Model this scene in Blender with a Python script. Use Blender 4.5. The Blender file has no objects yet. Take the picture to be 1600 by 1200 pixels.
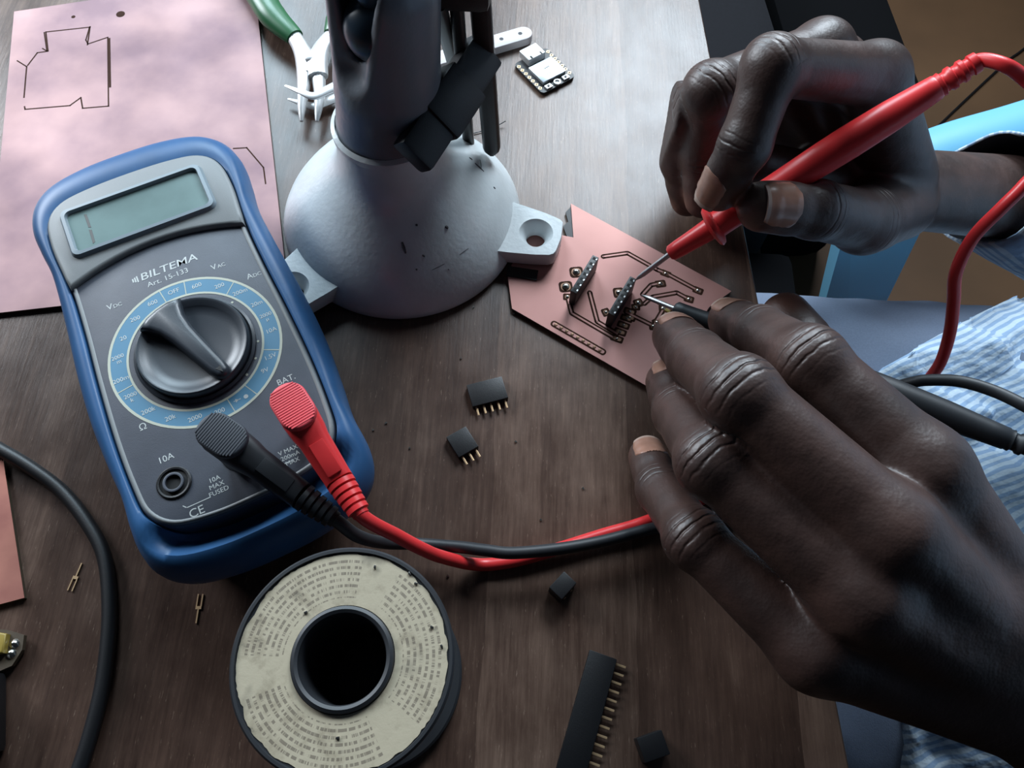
import bpy, bmesh, math, random
import numpy as np
from mathutils import Vector, Matrix, noise

# ------------------------------------------------------------------ camera, world, light, exposure
K = 0.001                      # everything below is authored in millimetres
SC = bpy.context.scene
COL = SC.collection
TH = math.radians(25.0); FPX = 1200.0; HC = 245.0
RO = math.asin(25 / (FPX * math.tan(TH)))
cF = np.array([0, math.sin(TH), -math.cos(TH)]); cU = np.array([0, math.cos(TH), math.sin(TH)]); cR = np.array([1., 0, 0])
R2 = cR * math.cos(RO) + cU * math.sin(RO); U2 = cU * math.cos(RO) - cR * math.sin(RO)
CAM = np.array([0, 0, HC])
cam = bpy.data.objects.new('camera', bpy.data.cameras.new('camera')); COL.objects.link(cam)
cam.data.sensor_width = 36; cam.data.lens = 36 * FPX / 1600
cam.data.clip_start = 0.005; cam.data.clip_end = 50
m = Matrix(((R2[0], U2[0], -cF[0], 0), (R2[1], U2[1], -cF[1], 0), (R2[2], U2[2], -cF[2], HC * K), (0, 0, 0, 1)))
cam.matrix_world = m
SC.camera = cam

def P(px, py, z):
    """real point (mm) at height z above the table seen at photo pixel px, py"""
    d = cF + (px - 800) / FPX * R2 - (py - 600) / FPX * U2
    return CAM + d * ((z - HC) / d[2])

def srgb(r, g, b):
    f = lambda c: (c / 255 / 12.92) if c / 255 <= 0.04045 else ((c / 255 + 0.055) / 1.055) ** 2.4
    return (f(r), f(g), f(b), 1)

W = bpy.data.worlds.new('world'); SC.world = W; W.use_nodes = True
W.node_tree.nodes['Background'].inputs[0].default_value = (0.55, 0.68, 0.95, 1)
W.node_tree.nodes['Background'].inputs[1].default_value = 0.022

def area(name, loc, target, sx, sy, power, color):
    l = bpy.data.lights.new(name, 'AREA'); l.shape = 'RECTANGLE'; l.size = sx * K; l.size_y = sy * K
    l.energy = power; l.color = color
    o = bpy.data.objects.new(name, l); COL.objects.link(o)
    o.location = Vector(loc) * K
    o.rotation_euler = (Vector(target) - Vector(loc)).to_track_quat('-Z', 'Y').to_euler()
    return o
area('window_light', (330, 1120, 700), (0, 180, 0), 480, 560, 21, (0.78, 0.90, 1.0))
area('left_window_light', (-380, 1120, 680), (0, 180, 0), 420, 520, 13, (0.68, 0.87, 1.0))
area('side_fill_light', (-1080, 860, 560), (0, 200, 0), 480, 480, 21, (0.84, 0.92, 1.0))  # added side lamp for the highlight on the left of the cone
SC.view_settings.view_transform = 'Standard'; SC.view_settings.look = 'None'
SC.view_settings.exposure = 0.0; SC.view_settings.gamma = 1; SC.view_settings.use_curve_mapping = False

# ------------------------------------------------------------------ materials
def mat(name, col, rough=0.5, metal=0.0, var=0.0, vscale=300, bump=0.0, bscale=800, spec=0.5, coat=0.0, col2=None, subs=0.0):
    M = bpy.data.materials.new(name); M.use_nodes = True
    nt = M.node_tree; b = nt.nodes['Principled BSDF']
    b.inputs['Base Color'].default_value = col; b.inputs['Roughness'].default_value = rough
    b.inputs['Metallic'].default_value = metal; b.inputs['Specular IOR Level'].default_value = spec
    b.inputs['Coat Weight'].default_value = coat
    tc = nt.nodes.new('ShaderNodeTexCoord')
    if var > 0 or col2:
        n = nt.nodes.new('ShaderNodeTexNoise'); n.inputs['Scale'].default_value = vscale; n.inputs['Detail'].default_value = 5
        nt.links.new(tc.outputs['Object'], n.inputs['Vector'])
        r = nt.nodes.new('ShaderNodeValToRGB'); nt.links.new(n.outputs['Fac'], r.inputs['Fac'])
        c2 = col2 if col2 else tuple(max(0, c * (1 - var)) for c in col[:3]) + (1,)
        c1 = col if col2 else tuple(min(1, c * (1 + var)) for c in col[:3]) + (1,)
        r.color_ramp.elements[0].position = 0.35; r.color_ramp.elements[1].position = 0.65
        r.color_ramp.elements[0].color = c2; r.color_ramp.elements[1].color = c1
        nt.links.new(r.outputs['Color'], b.inputs['Base Color'])
    if bump > 0:
        n2 = nt.nodes.new('ShaderNodeTexNoise'); n2.inputs['Scale'].default_value = bscale; n2.inputs['Detail'].default_value = 3
        nt.links.new(tc.outputs['Object'], n2.inputs['Vector'])
        bp = nt.nodes.new('ShaderNodeBump'); bp.inputs['Strength'].default_value = bump; bp.inputs['Distance'].default_value = 0.0004
        nt.links.new(n2.outputs['Fac'], bp.inputs['Height']); nt.links.new(bp.outputs['Normal'], b.inputs['Normal'])
    return M

def N(nt, t, **kw):
    n = nt.nodes.new(t)
    for k, v in kw.items():
        if k in n.inputs: n.inputs[k].default_value = v
        else: setattr(n, k, v)
    return n
def math_n(nt, op, a, b=None, c=None):
    n = nt.nodes.new('ShaderNodeMath'); n.operation = op
    for i, v in enumerate((a, b, c)):
        if v is None: continue
        if isinstance(v, (int, float)): n.inputs[i].default_value = v
        else: nt.links.new(v, n.inputs[i])
    return n.outputs[0]

def wood_mat():
    M = bpy.data.materials.new('table_wood'); M.use_nodes = True; nt = M.node_tree; b = nt.nodes['Principled BSDF']
    tc = N(nt, 'ShaderNodeTexCoord'); sep = N(nt, 'ShaderNodeSeparateXYZ'); nt.links.new(tc.outputs['Object'], sep.inputs[0])
    def streak(sx, sy, detail, rough=0.6):
        mp = N(nt, 'ShaderNodeMapping'); mp.inputs['Scale'].default_value = (sx, sy, sx)
        nt.links.new(tc.outputs['Object'], mp.inputs['Vector'])
        n = N(nt, 'ShaderNodeTexNoise', Scale=1.0, Detail=detail, Roughness=rough); nt.links.new(mp.outputs[0], n.inputs['Vector'])
        return n.outputs['Fac']
    fine = streak(900, 60, 6, 0.7); mid = streak(120, 9, 4); big = streak(26, 7, 3); pores = streak(1600, 170, 3, 0.8)
    blot = streak(55, 40, 5)
    # glued lamellae: a step in tone every 45 mm or so
    cell = math_n(nt, 'FLOOR', math_n(nt, 'ADD', math_n(nt, 'DIVIDE', sep.outputs[0], 0.047), math_n(nt, 'MULTIPLY', big, 0.25)))
    wn = N(nt, 'ShaderNodeTexWhiteNoise'); wn.noise_dimensions = '1D'; nt.links.new(cell, wn.inputs['W'])
    t = math_n(nt, 'MULTIPLY', fine, 0.28)
    t = math_n(nt, 'ADD', t, math_n(nt, 'MULTIPLY', mid, 0.30))
    t = math_n(nt, 'ADD', t, math_n(nt, 'MULTIPLY', blot, 0.30))
    t = math_n(nt, 'ADD', t, math_n(nt, 'MULTIPLY', wn.outputs['Value'], 0.20))
    r = N(nt, 'ShaderNodeValToRGB'); nt.links.new(t, r.inputs['Fac'])
    e = r.color_ramp.elements; e[0].position = 0.30; e[0].color = srgb(40, 27, 23); e[1].position = 0.72; e[1].color = srgb(128, 104, 90)
    k = e.new(0.5); k.color = srgb(80, 61, 52)
    pr = N(nt, 'ShaderNodeValToRGB'); nt.links.new(pores, pr.inputs['Fac'])
    pr.color_ramp.elements[0].position = 0.63; pr.color_ramp.elements[0].color = (0, 0, 0, 1); pr.color_ramp.elements[1].position = 0.74; pr.color_ramp.elements[1].color = (0.38, 0.38, 0.38, 1)
    mx = N(nt, 'ShaderNodeMixRGB'); nt.links.new(pr.outputs[0], mx.inputs['Fac']); nt.links.new(r.outputs[0], mx.inputs['Color1']); mx.inputs['Color2'].default_value = srgb(190, 165, 145)
    nt.links.new(mx.outputs[0], b.inputs['Base Color'])
    rg = math_n(nt, 'ADD', math_n(nt, 'MULTIPLY', blot, 0.24), 0.20)
    nt.links.new(rg, b.inputs['Roughness'])
    bp = N(nt, 'ShaderNodeBump', Strength=0.25, Distance=0.0003); nt.links.new(fine, bp.inputs['Height']); nt.links.new(bp.outputs[0], b.inputs['Normal'])
    b.inputs['Specular IOR Level'].default_value = 0.36
    return M

def skin_mat():
    M = bpy.data.materials.new('skin'); M.use_nodes = True; nt = M.node_tree; b = nt.nodes['Principled BSDF']
    tc = N(nt, 'ShaderNodeTexCoord')
    n = N(nt, 'ShaderNodeTexNoise', Scale=70.0, Detail=5.0); nt.links.new(tc.outputs['Object'], n.inputs['Vector'])
    r = N(nt, 'ShaderNodeValToRGB'); nt.links.new(n.outputs['Fac'], r.inputs['Fac'])
    r.color_ramp.elements[0].position = 0.3; r.color_ramp.elements[0].color = srgb(46, 31, 27)
    r.color_ramp.elements[1].position = 0.7; r.color_ramp.elements[1].color = srgb(70, 49, 43)
    at = N(nt, 'ShaderNodeAttribute'); at.attribute_name = 'pad'
    mx = N(nt, 'ShaderNodeMixRGB'); nt.links.new(at.outputs['Fac'], mx.inputs['Fac']); nt.links.new(r.outputs[0], mx.inputs['Color1']); mx.inputs['Color2'].default_value = srgb(136, 92, 76)
    nt.links.new(mx.outputs[0], b.inputs['Base Color'])
    b.inputs['Roughness'].default_value = 0.46; b.inputs['Specular IOR Level'].default_value = 0.65
    # knuckle folds: joint coordinate (mm) and weight are stored on the vertices
    aj = N(nt, 'ShaderNodeAttribute'); aj.attribute_name = 'fold_t'
    aw = N(nt, 'ShaderNodeAttribute'); aw.attribute_name = 'fold_w'
    nz = N(nt, 'ShaderNodeTexNoise', Scale=150.0, Detail=3.0); nt.links.new(tc.outputs['Object'], nz.inputs['Vector'])
    ph = math_n(nt, 'ADD', math_n(nt, 'MULTIPLY', aj.outputs['Fac'], 2.3), math_n(nt, 'MULTIPLY', nz.outputs['Fac'], 5.0))
    s = math_n(nt, 'POWER', math_n(nt, 'MULTIPLY', math_n(nt, 'ADD', math_n(nt, 'SINE', ph), 1.0), 0.5), 4.0)
    brk = N(nt, 'ShaderNodeTexNoise', Scale=330.0, Detail=1.0); nt.links.new(tc.outputs['Object'], brk.inputs['Vector'])
    s = math_n(nt, 'MULTIPLY', s, math_n(nt, 'MULTIPLY', brk.outputs['Fac'], 1.6))
    fold = math_n(nt, 'MULTIPLY', math_n(nt, 'MULTIPLY', s, aw.outputs['Fac']), -0.75)
    n3 = N(nt, 'ShaderNodeTexVoronoi', Scale=1300.0); nt.links.new(tc.outputs['Object'], n3.inputs['Vector'])
    h = math_n(nt, 'ADD', fold, math_n(nt, 'MULTIPLY', n3.outputs['Distance'], 0.05))
    n4 = N(nt, 'ShaderNodeTexNoise', Scale=120.0, Detail=3.0); nt.links.new(tc.outputs['Object'], n4.inputs['Vector'])
    h = math_n(nt, 'ADD', h, math_n(nt, 'MULTIPLY', n4.outputs['Fac'], 0.9))
    bp = N(nt, 'ShaderNodeBump', Strength=0.8, Distance=0.0007); nt.links.new(h, bp.inputs['Height']); nt.links.new(bp.outputs[0], b.inputs['Normal'])
    return M

def stripe_mat():
    M = bpy.data.materials.new('striped_shirt'); M.use_nodes = True; nt = M.node_tree; b = nt.nodes['Principled BSDF']
    at = N(nt, 'ShaderNodeAttribute'); at.attribute_name = 'stripe'
    tc0 = N(nt, 'ShaderNodeTexCoord'); nw = N(nt, 'ShaderNodeTexNoise', Scale=28.0, Detail=2.0); nt.links.new(tc0.outputs['Object'], nw.inputs['Vector'])
    sw = math_n(nt, 'ADD', at.outputs['Fac'], math_n(nt, 'MULTIPLY', nw.outputs['Fac'], 14.0))
    s = math_n(nt, 'MULTIPLY', math_n(nt, 'ADD', math_n(nt, 'SINE', math_n(nt, 'MULTIPLY', sw, 2 * math.pi / 4.6)), 1.0), 0.5)
    r = N(nt, 'ShaderNodeValToRGB'); nt.links.new(s, r.inputs['Fac'])
    r.color_ramp.elements[0].position = 0.35; r.color_ramp.elements[0].color = srgb(136, 160, 188)
    r.color_ramp.elements[1].position = 0.6; r.color_ramp.elements[1].color = srgb(182, 196, 208)
    nt.links.new(r.outputs[0], b.inputs['Base Color']); b.inputs['Roughness'].default_value = 0.85
    tc = N(nt, 'ShaderNodeTexCoord'); n = N(nt, 'ShaderNodeTexNoise', Scale=22.0, Detail=5.0); nt.links.new(tc.outputs['Object'], n.inputs['Vector'])
    bp = N(nt, 'ShaderNodeBump', Strength=0.9, Distance=0.012); nt.links.new(n.outputs['Fac'], bp.inputs['Height']); nt.links.new(bp.outputs[0], b.inputs['Normal'])
    return M

def spool_label_mat():
    """worn paper ring with rows of tiny brown print, laid out in polar coordinates of the label"""
    M = bpy.data.materials.new('spool_paper'); M.use_nodes = True; nt = M.node_tree; b = nt.nodes['Principled BSDF']
    tc = N(nt, 'ShaderNodeTexCoord'); sep = N(nt, 'ShaderNodeSeparateXYZ'); nt.links.new(tc.outputs['Object'], sep.inputs[0])
    x, y = sep.outputs[0], sep.outputs[1]
    rr = math_n(nt, 'MULTIPLY', math_n(nt, 'SQRT', math_n(nt, 'ADD', math_n(nt, 'MULTIPLY', x, x), math_n(nt, 'MULTIPLY', y, y))), 1000)
    an = math_n(nt, 'ARCTAN2', y, x)
    row = math_n(nt, 'FLOOR', math_n(nt, 'DIVIDE', rr, 1.5)); fr = math_n(nt, 'FRACT', math_n(nt, 'DIVIDE', rr, 1.5))
    inrow = math_n(nt, 'LESS_THAN', math_n(nt, 'ABSOLUTE', math_n(nt, 'SUBTRACT', fr, 0.5)), 0.24)
    cmb = N(nt, 'ShaderNodeCombineXYZ'); nt.links.new(math_n(nt, 'MULTIPLY', an, 11.0), cmb.inputs[0]); nt.links.new(math_n(nt, 'MULTIPLY', row, 7.3), cmb.inputs[1])
    nz = N(nt, 'ShaderNodeTexNoise', Scale=2.2, Detail=4.0, Roughness=0.75); nt.links.new(cmb.outputs[0], nz.inputs['Vector'])
    word = math_n(nt, 'GREATER_THAN', nz.outputs['Fac'], 0.49)
    # three blocks of text separated by blank gaps
    sec = math_n(nt, 'GREATER_THAN', math_n(nt, 'SINE', math_n(nt, 'ADD', math_n(nt, 'MULTIPLY', an, 3.0), 0.9)), -0.80)
    lim = math_n(nt, 'MULTIPLY', math_n(nt, 'GREATER_THAN', rr, 14.3), math_n(nt, 'LESS_THAN', rr, 23.6))
    k = math_n(nt, 'MULTIPLY', math_n(nt, 'MULTIPLY', inrow, word), math_n(nt, 'MULTIPLY', sec, lim))
    st = N(nt, 'ShaderNodeTexNoise', Scale=130.0, Detail=6.0, Roughness=0.65); nt.links.new(tc.outputs['Object'], st.inputs['Vector'])
    r = N(nt, 'ShaderNodeValToRGB'); nt.links.new(st.outputs['Fac'], r.inputs['Fac'])
    e = r.color_ramp.elements; e[0].position = 0.28; e[0].color = srgb(96, 90, 78); e[1].position = 0.50; e[1].color = srgb(167, 156, 134)
    k2 = e.new(0.38); k2.color = srgb(147, 136, 115)
    mx = N(nt, 'ShaderNodeMixRGB'); nt.links.new(math_n(nt, 'MULTIPLY', k, 0.62), mx.inputs['Fac']); nt.links.new(r.outputs[0], mx.inputs['Color1']); mx.inputs['Color2'].default_value = srgb(70, 58, 50)
    # dark smudges
    sm = N(nt, 'ShaderNodeTexNoise', Scale=75.0, Detail=4.0); mp = N(nt, 'ShaderNodeMapping'); mp.inputs['Location'].default_value = (3, 5, 1)
    nt.links.new(tc.outputs['Object'], mp.inputs[0]); nt.links.new(mp.outputs[0], sm.inputs['Vector'])
    r2 = N(nt, 'ShaderNodeValToRGB'); nt.links.new(sm.outputs['Fac'], r2.inputs['Fac']); r2.color_ramp.elements[0].position = 0.62; r2.color_ramp.elements[0].color = (0, 0, 0, 1); r2.color_ramp.elements[1].position = 0.74; r2.color_ramp.elements[1].color = (0.7, 0.7, 0.7, 1)
    mx2 = N(nt, 'ShaderNodeMixRGB'); nt.links.new(r2.outputs[0], mx2.inputs['Fac']); nt.links.new(mx.outputs[0], mx2.inputs['Color1']); mx2.inputs['Color2'].default_value = srgb(84, 80, 68)
    nt.links.new(mx2.outputs[0], b.inputs['Base Color']); b.inputs['Roughness'].default_value = 0.6
    bp = N(nt, 'ShaderNodeBump', Strength=0.4, Distance=0.0004); nt.links.new(st.outputs['Fac'], bp.inputs['Height']); nt.links.new(bp.outputs[0], b.inputs['Normal'])
    return M

def copper_mat(name, c1, c2, rough, scale):
    M = mat(name, c1, rough, 0.45 if name == 'copper_board' else 0.75, col2=c2, vscale=scale)
    nt = M.node_tree; b = nt.nodes['Principled BSDF']; tc = [n for n in nt.nodes if n.type == 'TEX_COORD'][0]
    n = N(nt, 'ShaderNodeTexNoise', Scale=scale * 0.7, Detail=4.0); nt.links.new(tc.outputs['Object'], n.inputs['Vector'])
    nt.links.new(math_n(nt, 'ADD', math_n(nt, 'MULTIPLY', n.outputs['Fac'], 0.35), rough - 0.17), b.inputs['Roughness'])
    return M

def lcd_mat():
    M = mat('lcd_glass', srgb(112, 132, 130), 0.2, 0, var=0.12, vscale=60, coat=0.5)
    return M

MT = dict(
    wood=wood_mat(), skin=skin_mat(), shirt=stripe_mat(), paper=spool_label_mat(),
    holster=mat('blue_holster', srgb(44, 84, 126), 0.42, var=0.08, vscale=90, spec=0.32),
    face=mat('meter_face', srgb(66, 70, 80), 0.5, var=0.06, vscale=200, bump=0.12, bscale=4000),
    bezel=mat('meter_bezel', srgb(116, 119, 120), 0.5, bump=0.12, bscale=4000),
    rim=mat('display_rim', srgb(120, 132, 140), 0.4),
    lcd=lcd_mat(), lcd_dark=mat('lcd_segment', srgb(60, 62, 60), 0.5),
    ring=mat('dial_blue', srgb(72, 122, 150), 0.5), print_=mat('pale_print', srgb(186, 190, 188), 0.6),
    cream=mat('dial_outline', srgb(178, 180, 164), 0.6),
    knob=mat('knob_plastic', srgb(48, 53, 60), 0.36, bump=0.05, bscale=3000),
    black=mat('black_plastic', srgb(20, 20, 23), 0.45, bump=0.1, bscale=3000),
    softblack=mat('black_rubber', srgb(34, 36, 40), 0.5), hole=mat('socket_dark', srgb(6, 6, 7), 0.8),
    bgrip=mat('black_grip', srgb(46, 50, 58), 0.6),
    red=mat('red_plastic', srgb(216, 52, 54), 0.36), redgrip=mat('red_grip', srgb(222, 76, 84), 0.55),
    steel=mat('steel', srgb(190, 190, 190), 0.38, 1.0), gold=mat('gold_pin', srgb(226, 190, 148), 0.35, 0.6),
    brass=mat('dull_bronze', srgb(128, 98, 80), 0.4, 0.7),
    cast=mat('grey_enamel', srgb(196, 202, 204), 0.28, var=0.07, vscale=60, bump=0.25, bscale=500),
    neckcast=mat('neck_enamel_shaded', srgb(112, 117, 124), 0.32, var=0.05, vscale=60, bump=0.25, bscale=500),  # greyer enamel with the neck's shade put into the colour
    chip=mat('enamel_scuff', srgb(62, 62, 66), 0.7),
    tin=mat('pale_metal', srgb(205, 205, 205), 0.4, 0.6), stick=mat('pale_bar', srgb(196, 190, 190), 0.45),
    green=mat('green_grip', srgb(40, 100, 62), 0.35),
    cu=copper_mat('copper_sheet', srgb(158, 129, 128), srgb(122, 98, 104), 0.6, 28),
    cu2=copper_mat('copper_board', srgb(196, 148, 140), srgb(186, 138, 130), 0.62, 30) if False else copper_mat('copper_board', srgb(190, 142, 134), srgb(180, 132, 125), 0.62, 30),
    cu3=copper_mat('copper_offcut', srgb(196, 136, 120), srgb(160, 104, 96), 0.45, 40),
    fr4=mat('laminate_edge', srgb(70, 58, 44), 0.6), groove=mat('routed_groove', srgb(58, 36, 26), 0.8, spec=0.1),
    solder=mat('solder', srgb(200, 198, 190), 0.22, 1.0), pcb=mat('black_solder_mask', srgb(24, 24, 28), 0.35),
    shield=mat('shield_can', srgb(200, 208, 214), 0.3, 0.8), sticker=mat('yellow_film', srgb(150, 128, 60), 0.4),
    nail=mat('fingernail', srgb(158, 116, 98), 0.3, var=0.1, vscale=300, coat=0.3),
    nailtip=mat('nail_edge', srgb(176, 150, 136), 0.4),
    trousers=mat('grey_trousers', srgb(96, 106, 124), 0.9, var=0.06, vscale=900, bump=0.4, bscale=1500),
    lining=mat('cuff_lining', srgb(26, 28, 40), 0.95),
    chair=mat('blue_chair_plastic', srgb(104, 168, 198), 0.4), darkcloth=mat('dark_canvas', srgb(20, 20, 24), 0.9, spec=0.2, var=0.08, vscale=300),
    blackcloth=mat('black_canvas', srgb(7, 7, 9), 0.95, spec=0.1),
    floor=mat('brown_floor', srgb(100, 72, 48), 0.6, var=0.14, vscale=5),
    ball=mat('ball_dark', srgb(34, 50, 64), 0.3),
)

# ------------------------------------------------------------------ mesh helpers
class MB:
    def __init__(s): s.v = []; s.f = []; s.m = []
    def add(s, vs, fs, mi=0):
        o = len(s.v); s.v += [tuple(float(c) for c in v) for v in vs]
        s.f += [tuple(i + o for i in f) for f in fs]; s.m += [mi] * len(fs)
    def box(s, c, size, rot=0.0, bev=0.0, mi=0, axes=None):
        hx, hy, hz = [d / 2 for d in size]
        if axes is None:
            ax = np.array([math.cos(rot), math.sin(rot), 0]); ay = np.array([-math.sin(rot), math.cos(rot), 0]); az = np.array([0, 0, 1.])
        else: ax, ay, az = [np.array(a, float) for a in axes]
        c = np.array(c, float)
        if bev <= 0:
            vs = [c + ax * x * hx + ay * y * hy + az * z * hz for z in (-1, 1) for y in (-1, 1) for x in (-1, 1)]
            s.add(vs, [(0, 2, 3, 1), (4, 5, 7, 6), (0, 1, 5, 4), (2, 6, 7, 3), (0, 4, 6, 2), (1, 3, 7, 5)], mi)
        else:
            bm = bmesh.new(); bmesh.ops.create_cube(bm, size=1)
            for v in bm.verts: v.co = Vector((v.co.x * 2 * hx, v.co.y * 2 * hy, v.co.z * 2 * hz))
            bmesh.ops.bevel(bm, geom=bm.edges[:], offset=bev, segments=2, profile=0.6, affect='EDGES')
            bm.verts.index_update()
            s.add([c + ax * v.co.x + ay * v.co.y + az * v.co.z for v in bm.verts], [[v.index for v in f.verts] for f in bm.faces], mi)
            bm.free()
    def rings(s, rings, cap0=True, cap1=True, closed=True, mi=0):
        n = len(rings[0]); vs = [p for r in rings for p in r]; fs = []
        for i in range(len(rings) - 1):
            for j in range(n if closed else n - 1):
                k = (j + 1) % n
                fs.append((i * n + j, i * n + k, (i + 1) * n + k, (i + 1) * n + j))
        if cap0: fs.append(tuple(range(n - 1, -1, -1)))
        if cap1: fs.append(tuple((len(rings) - 1) * n + j for j in range(n)))
        s.add(vs, fs, mi)
    def lathe(s, c, prof, n=48, mi=0, cap0=True, cap1=True, frame=None):
        c = np.array(c, float)
        ax, ay, az = frame if frame is not None else (np.array([1., 0, 0]), np.array([0, 1., 0]), np.array([0, 0, 1.]))
        s.rings([[c + ax * r * math.cos(2 * math.pi * j / n) + ay * r * math.sin(2 * math.pi * j / n) + az * z for j in range(n)] for r, z in prof], cap0, cap1, True, mi)
    def tube(s, pts, rad, n=14, mi=0, flat=None):
        pts = [np.array(p, float) for p in pts]
        if not hasattr(rad, '__len__'): rad = [rad] * len(pts)
        ref = np.array([0, 0, 1.]); rings = []
        t0 = pts[1] - pts[0]; t0 /= np.linalg.norm(t0)
        if abs(t0 @ ref) > 0.9: ref = np.array([1., 0, 0])
        u = np.cross(ref, t0); u /= np.linalg.norm(u)
        for i, p in enumerate(pts):
            a = pts[max(i - 1, 0)]; b = pts[min(i + 1, len(pts) - 1)]
            t = b - a; t /= np.linalg.norm(t)
            u = u - t * (u @ t); u /= np.linalg.norm(u); w = np.cross(t, u)
            fu = flat[0] if flat else 1; fw = flat[1] if flat else 1
            rings.append([p + rad[i] * (fu * u * math.cos(2 * math.pi * j / n) + fw * w * math.sin(2 * math.pi * j / n)) for j in range(n)])
        s.rings(rings, mi=mi)
    def prism(s, outline, z0, z1, bev=0.0, bev0=0.0, mi=0, steps=3):
        o = [np.array(p[:2], float) for p in outline]
        if poly_area(o) < 0: o = o[::-1]
        lv = []
        if bev0 > 0:
            for k in range(steps + 1):
                a = math.pi / 2 * k / steps; lv.append((bev0 * (1 - math.sin(a)), z0 + bev0 * (1 - math.cos(a))))
        else: lv.append((0, z0))
        if bev > 0:
            for k in range(steps + 1):
                a = math.pi / 2 * k / steps; lv.append((bev * (1 - math.cos(a)), z1 - bev * (1 - math.sin(a))))
        else: lv.append((0, z1))
        s.rings([[(p[0], p[1], z) for p in inset(o, d)] for d, z in lv], mi=mi)
    def build(s, name, mats, parent=None, smooth=True, loc=(0, 0, 0), rot=0.0, angle=35, matrix=None):
        me = bpy.data.meshes.new(name); me.from_pydata([(x * K, y * K, z * K) for x, y, z in s.v], [], s.f)
        mats = mats if isinstance(mats, (list, tuple)) else [mats]
        for q in mats: me.materials.append(q)
        if len(mats) > 1: me.polygons.foreach_set('material_index', s.m)
        bm = bmesh.new(); bm.from_mesh(me); bmesh.ops.recalc_face_normals(bm, faces=bm.faces[:]); bm.to_mesh(me); bm.free()
        if smooth:
            me.polygons.foreach_set('use_smooth', [True] * len(me.polygons))
            try: me.set_sharp_from_angle(angle=math.radians(angle))
            except Exception: pass
        me.update()
        o = bpy.data.objects.new(name, me); COL.objects.link(o)
        o.location = Vector(loc) * K; o.rotation_euler = (0, 0, rot)
        if matrix is not None: o.matrix_world = matrix
        if parent is not None: o.parent = parent
        return o

def poly_area(o):
    return 0.5 * sum(o[i][0] * o[(i + 1) % len(o)][1] - o[(i + 1) % len(o)][0] * o[i][1] for i in range(len(o)))
def inset(o, d):
    if abs(d) < 1e-9: return o
    n = len(o); r = []
    for i in range(n):
        a, b, c = o[i - 1], o[i], o[(i + 1) % n]
        e1 = (b - a) / (np.linalg.norm(b - a) + 1e-9); e2 = (c - b) / (np.linalg.norm(c - b) + 1e-9)
        n1 = np.array([-e1[1], e1[0]]); n2 = np.array([-e2[1], e2[0]]); h = n1 + n2
        h = h / max(np.linalg.norm(h), 1e-6); r.append(b + h * d / max(0.5, h @ n1))
    return r
def spline(pts, n=8, closed=False):
    pts = [np.array(p, float) for p in pts]; N_ = len(pts); out = []
    for i in range(N_ if closed else N_ - 1):
        if closed: p0, p1, p2, p3 = pts[i - 1], pts[i], pts[(i + 1) % N_], pts[(i + 2) % N_]
        else: p0, p1, p2, p3 = pts[max(i - 1, 0)], pts[i], pts[i + 1], pts[min(i + 2, N_ - 1)]
        for k in range(n):
            t = k / n
            out.append(0.5 * ((2 * p1) + (-p0 + p2) * t + (2 * p0 - 5 * p1 + 4 * p2 - p3) * t * t + (-p0 + 3 * p1 - 3 * p2 + p3) * t ** 3))
    if not closed: out.append(pts[-1])
    return out
def sym(right):
    """closed outline from its right half, top centre to bottom centre"""
    return [np.array(p, float) for p in right] + [np.array((-x, y), float) for x, y in right[-2:0:-1]]
def rrect(cx, cy, w, h, r, n=5, rot=0.0):
    o = []
    for sx, sy, a0 in ((1, 1, 0), (-1, 1, 90), (-1, -1, 180), (1, -1, 270)):
        for k in range(n + 1):
            a = math.radians(a0 + 90 * k / n); x = sx * (w / 2 - r) + r * math.cos(a); y = sy * (h / 2 - r) + r * math.sin(a)
            o.append(np.array((cx + x * math.cos(rot) - y * math.sin(rot), cy + x * math.sin(rot) + y * math.cos(rot))))
    return o
def frame_of(z, hint=(0, 0, 1)):
    z = np.array(z, float); z /= np.linalg.norm(z); h = np.array(hint, float)
    if abs(z @ h) > 0.95: h = np.array([1., 0, 0])
    x = np.cross(h, z); x /= np.linalg.norm(x); return x, np.cross(z, x), z

def tag(o, label, cat, group=None, kind=None):
    if label: o['label'] = label
    if cat: o['category'] = cat
    if group: o['group'] = group
    if kind: o['kind'] = kind
    return o
def thing(name, loc, label, cat, rot=0.0, group=None):
    o = bpy.data.objects.new(name, None); COL.objects.link(o); o.empty_display_size = 0.01
    o.location = Vector([float(c) for c in loc]) * K; o.rotation_euler = (0, 0, rot)
    return tag(o, label, cat, group)
def copy_tree(o, parent=None):
    c = o.copy(); COL.objects.link(c)
    if parent: c.parent = parent
    for ch in [q for q in bpy.data.objects if q.parent == o]: copy_tree(ch, c)
    return c
def text(s, size, x, y, z, material, parent, rot=0.0, name='lettering', sx=1.0, shear=0.0, ext=0.04, off=0.0):
    cu = bpy.data.curves.new(name, 'FONT'); cu.body = s; cu.size = size * K; cu.align_x = 'CENTER'; cu.align_y = 'CENTER'
    cu.extrude = ext * K; cu.shear = shear; cu.resolution_u = 3; cu.offset = off * K
    t = bpy.data.objects.new('tmp', cu); COL.objects.link(t)
    bpy.context.view_layer.update()
    me = bpy.data.meshes.new_from_object(t.evaluated_get(bpy.context.evaluated_depsgraph_get()))
    bpy.data.objects.remove(t); me.materials.clear(); me.materials.append(material)
    o = bpy.data.objects.new(name, me); COL.objects.link(o)
    o.location = (x * K, y * K, z * K); o.rotation_euler = (0, 0, rot); o.scale = (sx, 1, 1); o.parent = parent
    return o

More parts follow.
